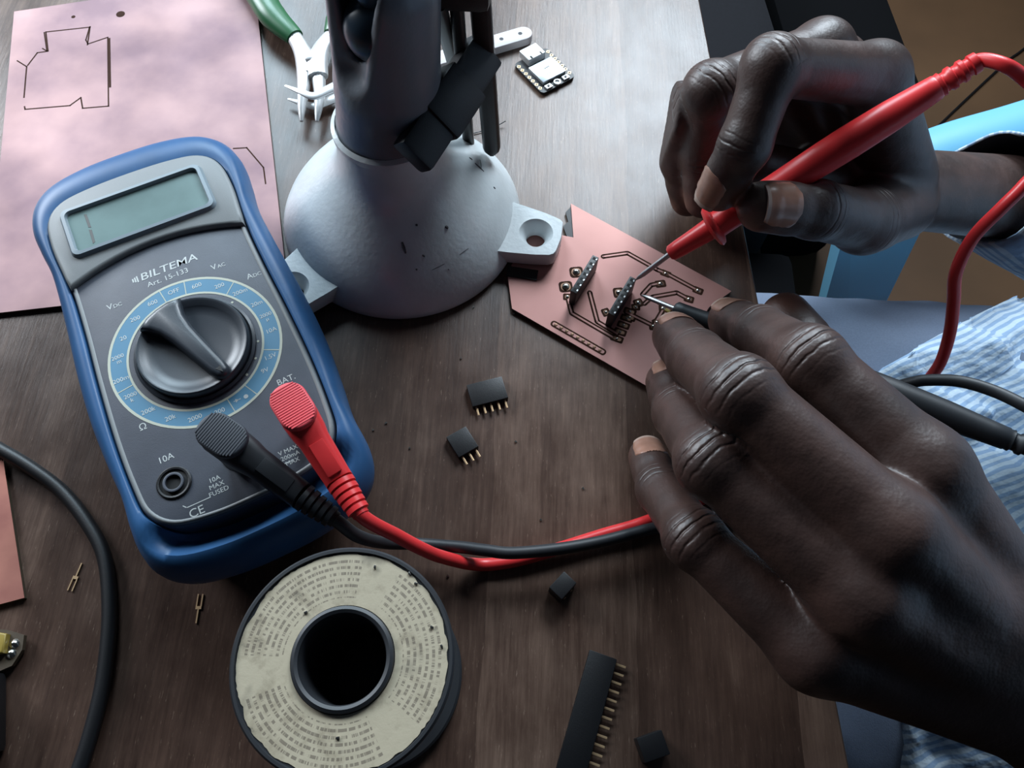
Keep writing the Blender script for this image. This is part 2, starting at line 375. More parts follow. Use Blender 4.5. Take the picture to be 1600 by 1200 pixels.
# ------------------------------------------------------------------ implicit surfaces (hands, cloth, castings)
class SDF:
    def __init__(s, lo, hi, h):
        s.lo = np.array(lo, float); s.h = h
        s.n = np.ceil((np.array(hi, float) - s.lo) / h).astype(int) + 1
        s.g = np.full(s.n, 1e3, np.float32)
        s.ax = [s.lo[i] + h * np.arange(s.n[i]) for i in range(3)]
    def grid(s, lo, hi):
        a = np.clip(np.floor((np.array(lo) - s.lo) / s.h).astype(int), 0, s.n); b = np.clip(np.ceil((np.array(hi) - s.lo) / s.h).astype(int) + 1, 0, s.n)
        sl = tuple(slice(a[i], b[i]) for i in range(3))
        if any(b[i] <= a[i] for i in range(3)): return None, None
        X = np.meshgrid(*[s.ax[i][sl[i]] for i in range(3)], indexing='ij', sparse=True)
        return sl, X
    @staticmethod
    def dcone(X, a, b, ra, rb, flat=None):
        a = np.array(a, float); b = np.array(b, float); ba = b - a; L2 = ba @ ba + 1e-9
        px, py, pz = X[0] - a[0], X[1] - a[1], X[2] - a[2]
        t = np.clip((px * ba[0] + py * ba[1] + pz * ba[2]) / L2, 0, 1)
        qx, qy, qz = px - t * ba[0], py - t * ba[1], pz - t * ba[2]
        r = ra + (rb - ra) * t
        if flat is not None:      # squash along a direction: flat = (dir, factor)
            d, k = flat; d = np.array(d, float); d /= np.linalg.norm(d)
            c = qx * d[0] + qy * d[1] + qz * d[2]; m_ = (1 / k - 1)
            return np.sqrt(qx ** 2 + qy ** 2 + qz ** 2 + c * c * (m_ * m_ + 2 * m_)) - r
        return np.sqrt(qx ** 2 + qy ** 2 + qz ** 2) - r
    def cone(s, a, b, ra, rb, k=3.0, flat=None, op='u'):
        m_ = max(ra, rb) * 1.6 + k + 3 * s.h; a = np.array(a, float); b = np.array(b, float)
        sl, X = s.grid(np.minimum(a, b) - m_, np.maximum(a, b) + m_)
        if sl is None: return
        d = s.dcone(X, a, b, ra, rb, flat).astype(np.float32); s.comb(sl, d, k, op)
    def comb(s, sl, d, k, op='u'):
        g = s.g[sl]
        if op == 'u':
            h = np.clip(0.5 + 0.5 * (g - d) / k, 0, 1); s.g[sl] = g * (1 - h) + d * h - k * h * (1 - h)
        else:
            h = np.clip(0.5 - 0.5 * (g + d) / k, 0, 1); s.g[sl] = g * (1 - h) - d * h + k * h * (1 - h)
    def merge(s, o, k=1.0):
        h = np.clip(0.5 + 0.5 * (s.g - o.g) / k, 0, 1); s.g = s.g * (1 - h) + o.g * h - k * h * (1 - h)
    def like(s): 
        o = object.__new__(SDF); o.lo, o.h, o.n, o.ax = s.lo, s.h, s.n, s.ax; o.g = np.full(s.n, 1e3, np.float32); return o
    def mesh(s):
        g = s.g; g[0], g[-1] = np.maximum(g[0], .1), np.maximum(g[-1], .1); g[:, 0] = np.maximum(g[:, 0], .1); g[:, -1] = np.maximum(g[:, -1], .1); g[:, :, 0] = np.maximum(g[:, :, 0], .1); g[:, :, -1] = np.maximum(g[:, :, -1], .1)
        ins = g < 0; nx, ny, nz = g.shape
        cnt = np.zeros((nx - 1, ny - 1, nz - 1), np.uint8)
        for i in (0, 1):
            for j in (0, 1):
                for k in (0, 1): cnt += ins[i:nx - 1 + i, j:ny - 1 + j, k:nz - 1 + k]
        act = (cnt > 0) & (cnt < 8); idx = np.full(act.shape, -1, np.int64); cells = np.argwhere(act); idx[act] = np.arange(len(cells))
        acc = np.zeros((len(cells), 3)); w = np.zeros(len(cells))
        ci, cj, ck = cells.T
        cor = {(i, j, k): g[ci + i, cj + j, ck + k] for i in (0, 1) for j in (0, 1) for k in (0, 1)}
        for ax in range(3):
            for a in (0, 1):
                for b in (0, 1):
                    c0 = [a, b]; c0.insert(ax, 0); c1 = list(c0); c1[ax] = 1
                    g0, g1 = cor[tuple(c0)], cor[tuple(c1)]; cr = (g0 < 0) != (g1 < 0)
                    t = np.where(cr, g0 / np.where(cr, g0 - g1, 1), 0)
                    p = np.array(c0, float)[None] + np.zeros((len(cells), 3)); p[:, ax] += t
                    acc[cr] += p[cr]; w[cr] += 1
        V = s.lo + s.h * (cells + acc / w[:, None]); Fs = []
        for ax in range(3):
            o = [q for q in range(3) if q != ax]
            sa = [slice(0, d) for d in g.shape]; sb = [slice(0, d) for d in g.shape]; sa[ax] = slice(0, g.shape[ax] - 1); sb[ax] = slice(1, g.shape[ax])
            A, B = ins[tuple(sa)], ins[tuple(sb)]; e = np.argwhere(A != B)
            e = e[(e[:, o[0]] > 0) & (e[:, o[1]] > 0) & (e[:, o[0]] < g.shape[o[0]] - 1) & (e[:, o[1]] < g.shape[o[1]] - 1)]
            flip = A[tuple(e.T)]
            q = []
            for da, db in ((1, 1), (0, 1), (0, 0), (1, 0)):
                c = e.copy(); c[:, o[0]] -= da; c[:, o[1]] -= db; q.append(idx[tuple(c.T)])
            q = np.stack(q, 1)
            if ax == 1: flip = ~flip
            q[~flip] = q[~flip][:, ::-1]; Fs.append(q)
        return V, np.concatenate(Fs)

def np_mesh(name, V, Fq, material, parent=None, attrs=None):
    me = bpy.data.meshes.new(name)
    me.vertices.add(len(V)); me.vertices.foreach_set('co', (V * K).astype(np.float32).ravel())
    me.loops.add(Fq.size); me.loops.foreach_set('vertex_index', Fq.astype(np.int32).ravel())
    me.polygons.add(len(Fq)); me.polygons.foreach_set('loop_start', np.arange(0, Fq.size, 4, dtype=np.int32)); me.polygons.foreach_set('loop_total', np.full(len(Fq), 4, np.int32))
    me.polygons.foreach_set('use_smooth', np.ones(len(Fq), bool))
    me.update(calc_edges=True); me.validate()
    for k_, a in (attrs or {}).items():
        at = me.attributes.new(k_, 'FLOAT', 'POINT'); at.data.foreach_set('value', a.astype(np.float32))
    me.materials.append(material)
    o = bpy.data.objects.new(name, me); COL.objects.link(o)
    if parent is not None: o.parent = parent
    return o

# ------------------------------------------------------------------ setting: table and floor
def pl(px, py, z=0.0): return P(px, py, z)
e0, e1 = P(1093, 0, 0), P(1328, 1200, 0); ed = (e1 - e0) / np.linalg.norm(e1 - e0)
TR, BR = e0 - ed * 95, e1 + ed * 330                       # right edge of the table, extended
nrm = np.array([-ed[1], ed[0], 0]);
if nrm[0] > 0: nrm = -nrm
TL, BL = TR + nrm * 820, BR + nrm * 820
tb = MB(); tb.prism([TL[:2], BL[:2], BR[:2], TR[:2]], -24, 0, bev=0.8, bev0=0.8)
table = thing('table', (0, 0, 0), 'dark brown worn wooden workbench top under everything', 'table')
tb.build('tabletop', MT['wood'], table)
lg = MB()
for c_ in (TL + (BR - TL) * 0.06, BL + (TR - BL) * 0.06, BR + (BL - BR) * 0.06 + (TR - BR) * 0.05, TR + (TL - TR) * 0.3 + (BR - TR) * 0.02):
    q = MB(); q.box((c_[0], c_[1], -24 - 338), (45, 45, 676), bev=2); q.build('leg', MT['wood'], table)
fl = MB(); fl.box((0, 300, -707), (5000, 5000, 10)); tag(fl.build('floor', MT['floor'], smooth=False), None, None, kind='structure')

# ------------------------------------------------------------------ copper sheets
def board(name, pts, z0, t, mtop, label, cat, parent=None):
    o = thing(name, (0, 0, 0), label, cat)
    q = MB(); q.prism([p[:2] for p in pts], z0, z0 + t - 0.1); q.build('laminate', MT['fr4'], o, smooth=False)
    q = MB(); q.prism([p[:2] for p in pts], z0 + t - 0.1, z0 + t); q.build('copper_layer', mtop, o, smooth=False)
    return o
sheet = board('copper_sheet', [P(22, 18, 1.6), P(396, -38, 1.6), P(448, 438, 1.6), P(-22, 491, 1.6)], 0.05, 1.55, MT['cu'],
              'large pinkish copper-clad sheet with routed outline, under the multimeter', 'copper sheet')
def strips(pl_, z, w, h=0.05):
    """flat routed line following pixel points"""
    q = MB(); pts = [P(x, y, z) for x, y in pl_]
    for a, b in zip(pts[:-1], pts[1:]):
        d = b - a; L = np.linalg.norm(d); q.box((a + b) / 2 + np.array([0, 0, h / 2]), (L + w, w, h), rot=math.atan2(d[1], d[0]))
    return q
zz = lambda l: [(x / 2.4, y / 2.4) for x, y in l]
gl = [zz([(65, 228), (100, 250), (90, 365)]), zz([(92, 400), (94, 410), (262, 396), (303, 366), (310, 406), (407, 398), (404, 140), (330, 165), (322, 150), (336, 102), (172, 120), (180, 190)]),
      zz([(413, 325), (410, 145)]), zz([(180, 192), (140, 198), (104, 245)]), zz([(876, 557), (925, 554), (988, 628), (996, 688)]), zz([(328, 168), (338, 100)]), zz([(166, 122), (176, 192), (160, 182)])]
for i, l in enumerate(gl): strips(l, 1.6, 0.55 if i != 2 else 0.8).build('groove', MT['groove'], sheet, smooth=False)
q = MB()
for x, y, r in ((452, 53, 1.5), (275, 63, 0.7)):
    c_ = P(x / 2.4, y / 2.4, 1.6); q.lathe((c_[0], c_[1], 1.6), [(r * 1.3, 0), (r, 0.06)], n=16)
q.build('drill_mark', MT['groove'], sheet)
board('copper_offcut', [P(-60, 700, 1.6), P(4, 712, 1.6), P(38, 934, 1.6), P(-60, 960, 1.6)], 0.05, 1.55, MT['cu3'],
      'darker copper-clad offcut at the left edge below the black cable', 'copper offcut')

# ------------------------------------------------------------------ multimeter
PHI = math.radians(29.5); MC = P(306.3, 546, 35)
mm = thing('multimeter', (MC[0], MC[1], 1.65), 'blue and grey handheld digital multimeter lying on the table and copper sheet', 'multimeter', PHI)
ho = spline(sym([(0, 92), (14, 91.3), (26, 88), (33.2, 81.5), (36.4, 72), (35.8, 61), (34.6, 50), (35.4, 30), (36.6, 10), (36.8, -8), (35.6, -25), (34.4, -37), (34.8, -49), (32.5, -57.5), (25.5, -63.5), (13, -66.4), (0, -67)]), 5, True)
fo = spline(sym([(0, 74.8), (14, 74.2), (23.6, 72), (28.8, 66), (30, 55), (28.8, 38), (29.0, 20), (29.8, 2), (30.2, -18), (29.6, -34), (28, -44), (22, -50.5), (11, -53), (0, -53.4)]), 5, True)
q = MB()
def lv(o, d, z): return [(p[0], p[1], z) for p in inset([np.array(x[:2]) for x in (o if poly_area(o) > 0 else o[::-1])], d)]
n_ = len(ho)
def blend(t, d, z):
    a = inset(ho if poly_area(ho) > 0 else ho[::-1], 0); b = inset(fo if poly_area(fo) > 0 else fo[::-1], -0.6)
    # fo is resampled with the same parameter count
    m_ = len(b); return [((1 - t) * p[0] + t * b[int(i * m_ / len(a)) % m_][0], (1 - t) * p[1] + t * b[int(i * m_ / len(a)) % m_][1], z) for i, p in enumerate(a)]
def hr(t, z, dip=0.0, drop=0.0):
    A = ho if poly_area(ho) > 0 else ho[::-1]; B = fo if poly_area(fo) > 0 else fo[::-1]
    r = []; dn = [B[i] + (B[(i + 1) % len(B)] - B[i]) * k / 6 for i in range(len(B)) for k in range(6)]
    for a_ in A:
        tg = np.array((a_[0] * 0.83, 11 + (a_[1] - 11) * 0.81)); b_ = min(dn, key=lambda w: (w[0] - tg[0]) ** 2 + (w[1] - tg[1]) ** 2)
        p = (1 - t) * a_ + t * b_; k = min(1, max(0, (-46 - p[1]) / 9)); r.append((p[0], p[1], z - dip * k * k * (3 - 2 * k)))
    return r
q.rings([lv(ho, 7.5, 10), lv(ho, 4, 10.8), lv(ho, 1.8, 13.2), lv(ho, 0.6, 17), lv(ho, 0, 21), lv(ho, 0.1, 24.5), hr(0.10, 28.2), hr(0.26, 31.2), hr(0.42, 32.8, 1.0), hr(0.62, 33.6, 4.5), hr(0.82, 33.9, 9), hr(0.95, 33.5, 10), hr(1.0, 30.5, 8)])
q.build('holster', MT['holster'], mm, angle=60)
for fx, fy, fz in ((-22, 62, 0), (14, 72, 0), (-24, -44, -1.6), (22, -46, -1.6)):
    r_ = MB(); r_.lathe((fx, fy, 0), [(5, fz), (5.4, fz + 0.6), (5.4, 10.8)], n=20); r_.build('rubber_foot', MT['black'], mm)
q = MB(); q.prism(fo, 20, 33.4, bev=1.6); q.build('front_case', MT['face'], mm, angle=60)
q = MB(); q.rings([lv(fo, 0.5, 33.0), lv(fo, 0.9, 33.7), lv(fo, 1.5, 33.8), lv(fo, 2.0, 33.3)], cap0=False, cap1=False); q.build('case_edge', MT['bezel'], mm, angle=60)
# lighter upper bezel with an arched lower edge
up = [p for p in fo if p[1] > 37.5]
up.sort(key=lambda p: math.atan2(p[1] - 45, p[0]) if True else 0)
arc = [np.array((-28.4 + 56.8 * i / 14, 37.2 + 6.2 * (1 - (2 * i / 14 - 1) ** 2))) for i in range(15)]
upo = [p for p in sorted([p for p in fo if p[1] > 38.5], key=lambda p: math.atan2(p[1] - 38.5, p[0]))] + arc
q = MB(); q.prism(upo, 30, 35.2, bev=1.3); q.build('display_bezel', MT['bezel'], mm, angle=60)
# display frame (rim around a recess), glass, digit
q = MB(); o1 = rrect(-0.8, 57.2, 48, 21, 3); o2 = rrect(-0.8, 57.2, 43.2, 16.2, 1.6)
q.rings([[(p[0], p[1], 35.0) for p in o1], [(p[0], p[1], 36.5) for p in inset(o1, 0.8)], [(p[0], p[1], 36.6) for p in inset(o2, -0.5)], [(p[0], p[1], 35.0) for p in o2]], cap0=False, cap1=False)
q.build('display_frame', MT['rim'], mm, angle=30)
q = MB(); q.prism(rrect(-0.8, 57.4, 43.8, 17, 1.5), 34.0, 35.35); q.build('display_screen', MT['lcd'], mm, smooth=False)
q = MB(); q.prism([(-17.2, 57.6), (-16.4, 57.2), (-16.4, 63), (-17.2, 63.4)], 35.35, 35.42); q.prism([(-17.5, 50.6), (-16.7, 51), (-16.5, 56.2), (-17.3, 56.6)], 35.35, 35.42)
q.build('display_segment', MT['lcd_dark'], mm, smooth=False)
# dial ring
def annulus(r0, r1, z, h, n=72):
    q = MB(); q.lathe((0, 0, 0), [(r0, z), (r1, z), (r1, z + h), (r0, z + h)], n=n, cap0=False, cap1=False)
    v, f = q.v, q.f; N4 = n
    for j in range(n):
        k = (j + 1) % n; q.f.append((3 * n + j, 3 * n + k, k, j)); q.m.append(0)
    return q
annulus(20.6, 25.3, 33.35, 0.10).build('dial_ring', MT['ring'], mm, smooth=False)
annulus(25.3, 26.1, 33.35, 0.13).build('ring_outline', MT['cream'], mm, smooth=False)
annulus(19.9, 20.6, 33.35, 0.13).build('ring_outline', MT['cream'], mm, smooth=False)
for a in (99, 81, 45, -27, -63, -81, 189):
    a = math.radians(a); q = MB(); q.box((23 * math.cos(a), 23 * math.sin(a), 33.47), (4.8, 0.28, 0.06), rot=a); q.build('ring_divider', MT['cream'], mm, smooth=False)
for a in (90, 36, -18, -36, -54):
    a = math.radians(a); q = MB(); q.lathe((18.7 * math.cos(a), 18.7 * math.sin(a), 33.38), [(0.45, 0), (0.4, 0.1)], n=10); q.build('dial_dot', MT['cream'], mm)
marks = {90: 'OFF', 108: '600', 126: '200', 144: '20', 162: '2000m', 180: '200m', 198: '2000k', 216: '200k', 234: '20k', 252: '2000', 270: '200', -72: '\u2192 \u25cf', -45: '9V', -27 - 6: '1.5V', -10: '10A', 3: '2000\u00b5', 18: '20m', 36: '200m', 54: '200', 72: '600'}
for a, s_ in marks.items():
    if a == -72:
        r_ = math.radians(a); q = MB(); cx, cy = 23 * math.cos(r_), 23 * math.sin(r_)
        q.prism([(cx - 1.9, cy - 0.6), (cx - 0.9, cy), (cx - 1.9, cy + 0.6)], 33.44, 33.5); q.box((cx - 1.4, cy, 33.47), (2.2, 0.2, 0.06)); q.lathe((cx + 1.3, cy, 33.44), [(0.7, 0), (0.7, 0.06)], n=12)
        q.build('dial_symbol', MT['print_'], mm, smooth=False)
    elif len(s_) == 5:
        r_ = math.radians(a); text(s_[:4], 1.9, 23 * math.cos(r_), 23 * math.sin(r_) + 0.75, 33.47, MT['print_'], mm, name='dial_number')
        text(s_[4], 1.9, 23 * math.cos(r_), 23 * math.sin(r_) - 0.9, 33.47, MT['print_'], mm, name='dial_number')
    else:
        r_ = math.radians(a); text(s_, 2.1, 23 * math.cos(r_), 23 * math.sin(r_), 33.47, MT['print_'], mm, name='dial_number')
# rotary knob: dished disc with a tapering grip bar
q = MB(); q.lathe((0, 0, 33.3), [(18.2, 0), (18.2, 0.9), (17.4, 1.3), (16.9, 0.8)], n=64, cap1=False); 
q.lathe((0, 0, 33.3), [(16.8, 0), (16.8, 3.0), (16.3, 3.7), (15.5, 3.6), (14.2, 2.4), (11, 1.7), (0.5, 1.5)], n=64)
kb = q.build('knob', MT['knob'], mm, angle=50)
ka = math.radians(-68.5)
def kpt(l, w): return np.array((l * math.cos(ka) - w * math.sin(ka), l * math.sin(ka) + w * math.cos(ka)))
bar = [(-14.6, 7.6), (-12.0, 5.9), (-9, 4.6), (-4, 3.7), (4, 3.2), (12, 2.8), (15.2, 2.3), (16.4, 1.2)]
outl = [kpt(l, w) for l, w in bar] + [kpt(l, -w) for l, w in bar[::-1]] + [kpt(-16.3, -4), kpt(-16.6, 0), kpt(-16.3, 4)]
q = MB(); q.prism(outl, 34, 39.2, bev=1.7); q.build('knob_grip', MT['knob'], kb, angle=60)
q = MB(); q.prism([kpt(13.2, 0.9), kpt(15.6, 0), kpt(13.2, -0.9)], 39.15, 39.3); q.build('knob_pointer', MT['black'], kb, smooth=False)
# lettering
text('BILTEMA', 3.9, 1.2, 32.6, 33.42, MT['print_'], mm, name='lettering', sx=1.24, shear=0.12, off=0.02)
q = MB()
for i_ in range(3): q.box((-8.9 - i_ * 0.7, 32.6, 33.42), (0.45, 2.4 - 0.5 * i_, 0.08))
q.build('emblem', MT['print_'], mm, smooth=False)
text('Art. 15-133', 2.7, -0.1, 28.9, 33.42, MT['print_'], mm, sx=1.05)
for s1, s2, x, y in (('V', 'DC', -18.6, 26.3), ('V', 'AC', 14.9, 26.2), ('A', 'DC', 24.0, 17.8)):
    text(s1, 2.9, x - 0.8, y, 33.42, MT['print_'], mm); text(s2, 1.9, x + 1.6, y - 0.35, 33.42, MT['print_'], mm)
text('\u03a9', 3.0, -21.4, -17.8, 33.42, MT['print_'], mm)
text('BAT.', 2.8, 20.9, -22.0, 33.42, MT['print_'], mm)
text('10A', 2.8, -18.3, -30.2, 33.42, MT['print_'], mm)
text('10A\nMAX\nFUSED', 2.0, -7.9, -44.4, 33.42, MT['print_'], mm)
text('V MAX\n200mA\nMAX', 1.9, 13.6, -45.4, 33.42, MT['print_'], mm)
text('CE', 3.6, -15.2, -49.3, 33.42, MT['print_'], mm)
q = MB()
for cx, w_ in ((-15.5, 0), (9, 0)):
    q.box((cx + 1.6, -46.9, 33.42), (7, 0.25, 0.06)); q.box((cx - 2.2, -46.4, 33.42), (1.4, 0.25, 0.06), rot=-0.9)
q.build('printed_bracket', MT['print_'], mm, smooth=False)
for jx in (-18.3, 0.6, 20.2):
    q = MB(); q.lathe((jx, -38.3, 33.3), [(4.9, 0), (4.9, 0.4), (4.5, 0.7), (4.0, 0.6), (4.0, 0.1)], n=32, cap0=False, cap1=False); jk = q.build('socket', MT['black'], mm)
    q = MB(); q.lathe((jx, -38.3, 33.36), [(4.0, 0), (4.0, 0.08)], n=32); q.build('socket_well', MT['hole'], jk); q = MB(); q.lathe((jx, -38.3, 33.4), [(2.9, 0), (2.9, 0.9), (2.6, 1.0), (2.2, 0.9), (2.2, 0)], n=28, cap0=False, cap1=False); q.build('socket_sleeve', MT['face'], jk)

# ------------------------------------------------------------------ test leads (plug, cable, probe)
def mloc(a, b, z): return np.array([MC[0] + a * math.cos(PHI) - b * math.sin(PHI), MC[1] + a * math.sin(PHI) + b * math.cos(PHI), z])
def lead(label, head, end, body, grip, cable, cr):
    t = thing('test_lead', (head[0], head[1], 36), label, 'test lead')
    inv = Vector((head[0], head[1], 36)) * K
    parts = []
    d = end - head; d[2] = 0; L = np.linalg.norm(d); d /= L; w = np.array([-d[1], d[0], 0]); up_ = np.array([0, 0, 1.])
    q = MB(); hb = head.copy()
    # collar over the socket, oval head, tapering neck
    q.lathe((head[0], head[1], 0), [(4.4, 36.3), (4.7, 38.4), (5.0, 46)], n=24)
    rings = []
    e_ = end + (0, 0, 0)
    for l, ww, hh, zc in ((-7.6, 2.2, 2.2, 49), (-6.8, 4.2, 3.4, 49), (-4, 5.1, 4.2, 49), (1.5, 5.2, 4.4, 49), (6.4, 4.8, 4.2, 48.6), (8.8, 4.3, 3.8, 48), (12, 4.2, 3.8, 47.3), (L - 13, 3.9, 3.6, head[2] * 0 + 45), (L - 11, 3.9, 3.6, 44.4)):
        c_ = np.array([head[0], head[1], 0]) + d * l
        c_[2] = zc + (end[2] - 44.0) * max(0, l) / L
        rings.append([c_ + w * ww * (abs(math.cos(a)) ** 0.7 * (1 if math.cos(a) > 0 else -1)) + up_ * hh * (abs(math.sin(a)) ** 0.7 * (1 if math.sin(a) > 0 else -1)) for a in [2 * math.pi * k / 24 for k in range(24)]])
    q.rings(rings); p0 = rings[-1]
    cst = sum(p0) / len(p0)
    parts.append(q.build('plug', body, angle=50))
    # ribbed thumb pad
    q = MB(); o_ = [np.array((head[0], head[1])) + d[:2] * x + w[:2] * y for x, y in [(p[0], p[1]) for p in rrect(-0.4, 0, 14.4, 10.2, 4.7, 6)]]
    q.prism(o_, 52.6, 54.4, bev=0.7)
    parts.append(q.build('thumb_pad', grip, angle=50))
    pad = parts[-1]
    q = MB()
    for i_ in range(17):
        x = -6.4 + i_ * 0.75; wd = 9.2 * math.sqrt(max(0.05, 1 - (abs(x + 0.4) / 7.3) ** 4))
        c_ = head + d * x; q.box((c_[0], c_[1], 54.38), (0.36, wd, 0.3), rot=math.atan2(d[1], d[0]), bev=0.08)
    rb = q.build('pad_ribs', grip); rb['kind'] = 'stuff'
    # recessed window on the neck
    q = MB(); c_ = head + d * 15.5; sl_ = -0.27 + (end[2] - 44.0) / L; d3 = np.array([d[0], d[1], sl_]) / math.hypot(1, sl_); q.box((c_[0], c_[1], 49.9 + (end[2] - 44.0) * 15.5 / L), (10, 4.2, 0.9), bev=0.25, axes=(d3, w, np.cross(d3, w)))
    parts.append(q.build('neck_panel', body, angle=40))
    # strain relief: separate ribs around the cable
    e3 = end.copy(); q = MB()
    for i_ in range(5):
        f0 = i_ / 5; c_ = cst + (e3 - cst) * (0.08 + 0.92 * f0); r_ = 3.9 - 1.0 * f0
        q.lathe(c_, [(r_ * 0.8, -0.95), (r_, -0.7), (r_, 0.7), (r_ * 0.8, 0.95)], n=20, frame=frame_of(e3 - cst))
    q.tube([cst, e3], [3.0, 2.3], 16)
    sr = q.build('strain_relief', body, angle=50); parts.append(sr)
    pts = [cst, e3] + cable; sp = spline(pts, 10)
    q = MB(); q.tube(sp, cr, 14); parts.append(q.build('cable', body, angle=80))
    for o in parts + [rb]:
        o.parent = t; o.location = -inv
    rb.parent = pad; rb.location = (0, 0, 0)
    return t, inv
def probe(t, inv, tip, shoulder, end, body, tipr, scale=1.0, guard=True):
    ax = end - shoulder; L = np.linalg.norm(ax); fr = frame_of(ax)
    q = MB(); dt = tip - shoulder; Lt = np.linalg.norm(dt)
    q.lathe(shoulder, [(tipr, -1), (tipr, Lt - 4), (tipr * 0.75, Lt - 2), (0.12, Lt)], n=14, frame=frame_of(dt))
    a = q.build('probe_tip', MT['steel'])
    q = MB(); g = 6.6 * scale if guard else 3.4
    prof = [(2.0, -0.6), (2.8, 0.2), (3.1, 3), (3.3, 8), (3.8, 15)] + ([(6.4, 15.6), (7.2, 16.4), (6.6, 17.6), (4.6, 18.4)] if guard else []) + [(4.4, 24), (4.7, 40), (5.2, 56), (5.3, L * 0.62), (4.9, L * 0.75), (4.0, L * 0.86), (3.8, L - 12), (3.5, L - 11.6), (3.7, L - 10.5), (3.0, L - 10.0), (3.0, L - 9.0), (3.6, L - 8.4), (3.6, L - 7.2), (2.9, L - 6.8), (2.9, L - 5.6), (3.5, L - 5), (3.4, L - 3.8), (2.7, L - 3.4), (2.7, L - 2.4), (3.2, L - 2), (3.0, L)]
    q.lathe(shoulder, [(r * scale if i > 1 else r, z) for i, (r, z) in enumerate(prof)], n=28, frame=fr)
    b = q.build('probe_handle', body, angle=45)
    for o in (a, b): o.parent = t; o.location = -inv

rh = mloc(20.9, -41.0, 52); re_ = mloc(25.3, -73.0, 42)
bh = mloc(1.4, -40.4, 52); be_ = mloc(18.4, -69.5, 37)
red_tip, red_sh, red_end = P(992, 438, 12.6), P(1048, 396, 25), P(1528, 96, 84)
red_cable = [P(622, 838, 30), P(660, 858, 22), P(690, 870, 14), P(745, 882, 3.2), P(800, 877, 2.4), P(870, 858, 3), P(940, 836, 3), P(1010, 815, 3), P(1110, 774, 3), P(1200, 735, 3), P(1260, 700, 3)]
red_cable2 = [P(1452, 592, -8), P(1470, 565, 5), P(1484, 520, 20), P(1490, 470, 32), P(1494, 425, 42), P(1520, 372, 52), P(1565, 325, 62), P(1600, 290, 68), P(1650, 230, 76), P(1640, 165, 82), P(1600, 122, 85), P(1565, 103, 85)]
tr_, inv = lead('red test lead: plug on the right, pen-shaped probe in the upper hand, cable', rh, re_, MT['red'], MT['redgrip'], red_cable, 2.0)
tr_.name = 'test_lead'
probe(tr_, inv, red_tip, red_sh, red_end, MT['red'], 0.95)
q = MB(); q.tube(spline([P(1448, 600, -10)] + red_cable2[:-1] + [P(1568, 101, 87), red_end + (0, 0, 0.4), red_end - (red_end - red_sh) * 0.05], 8), 2.0, 14); c2_ = q.build('cable', MT['red'], tr_, angle=80); c2_.location = -inv
bk_tip, bk_sh, bk_end = P(1002, 461, 7), P(1056, 483, 14), P(1640, 712, 34)
black_cable = [P(560, 838, 28), P(600, 848, 14), P(655, 850, 8), P(720, 855, 8.5), P(760, 860, 10), P(800, 864, 10.5), P(870, 858, 9.6), P(940, 846, 8.2), P(1015, 827, 7.2), P(1060, 818, 6.2), P(1110, 806, 5), P(1200, 785, 3)]
tk_, inv = lead('black test lead: plug in the middle socket, probe under the lower hand, cable', bh, be_, MT['softblack'], MT['bgrip'], black_cable, 1.9)
probe(tk_, inv, bk_tip, bk_sh, bk_end, MT['softblack'], 0.85, 0.92, guard=False)
q = MB(); q.tube(spline([P(1380, 610, 15), P(1424, 598, 22), P(1450, 594, 25), P(1500, 596, 30), P(1555, 612, 34), P(1612, 640, 38), P(1680, 680, 40), P(1700, 720, 38), bk_end], 8), 1.9, 14)
c2_ = q.build('cable', MT['softblack'], tk_, angle=80); c2_.location = -inv

# ------------------------------------------------------------------ work stand: cast cone base, ears, neck, knob, jaws
BC = P(631, 342, 0); BC[2] = 0
st = thing('work_stand', BC, 'grey enamelled work holder stand with conical foot and black T knob', 'stand')
sB = lambda p: np.array(p, float) - BC
q = MB(); q.lathe((0, 0, 0), [(43, 0.3), (45.2, 0.6), (45.6, 2), (45.3, 4), (43.8, 7), (41, 11), (37, 16), (32, 21), (27.5, 25.5), (23.8, 29.5), (21, 33), (19.3, 37), (18.2, 42), (17.5, 48), (17.3, 51)], n=96)
cone = q.build('base', MT['cast'], st, angle=60)
# scuffs on the cone
random.seed(4)
prof = [(45.3, 4), (43.8, 7), (41, 11), (37, 16), (32, 21), (27.5, 25.5), (23.8, 29.5)]
def on_cone(px, py):
    z = 10.0
    for _ in range(25):
        p = P(px, py, z); r = math.hypot(p[0] - BC[0], p[1] - BC[1])
        zz_ = np.interp(r, [a[0] for a in prof][::-1], [a[1] for a in prof][::-1]); z = 0.6 * z + 0.4 * zz_
    return p - BC
for (x0, y0, x1, y1, w) in ((628, 378, 634, 396, 1.2), (650, 350, 652, 353, 1.0), (696, 353, 700, 357, 1.3), (660, 398, 664, 401, 0.8), (718, 398, 732, 388, 0.35), (675, 422, 695, 412, 0.35), (650, 420, 652, 422, 0.8), (700, 420, 702, 422, .4), (742, 255, 756, 268, 0.7), (750, 250, 752, 262, 0.5), (733, 246, 738, 250, 0.6), (771, 292, 774, 295, .6)):
    a, b = on_cone(x0, y0), on_cone(x1, y1); q = MB(); q.tube([a + (b - a) * t for t in (0, .5, 1)], [w * .3, w * .5, w * .25], 6); q.build('scuff', MT['chip'], cone)
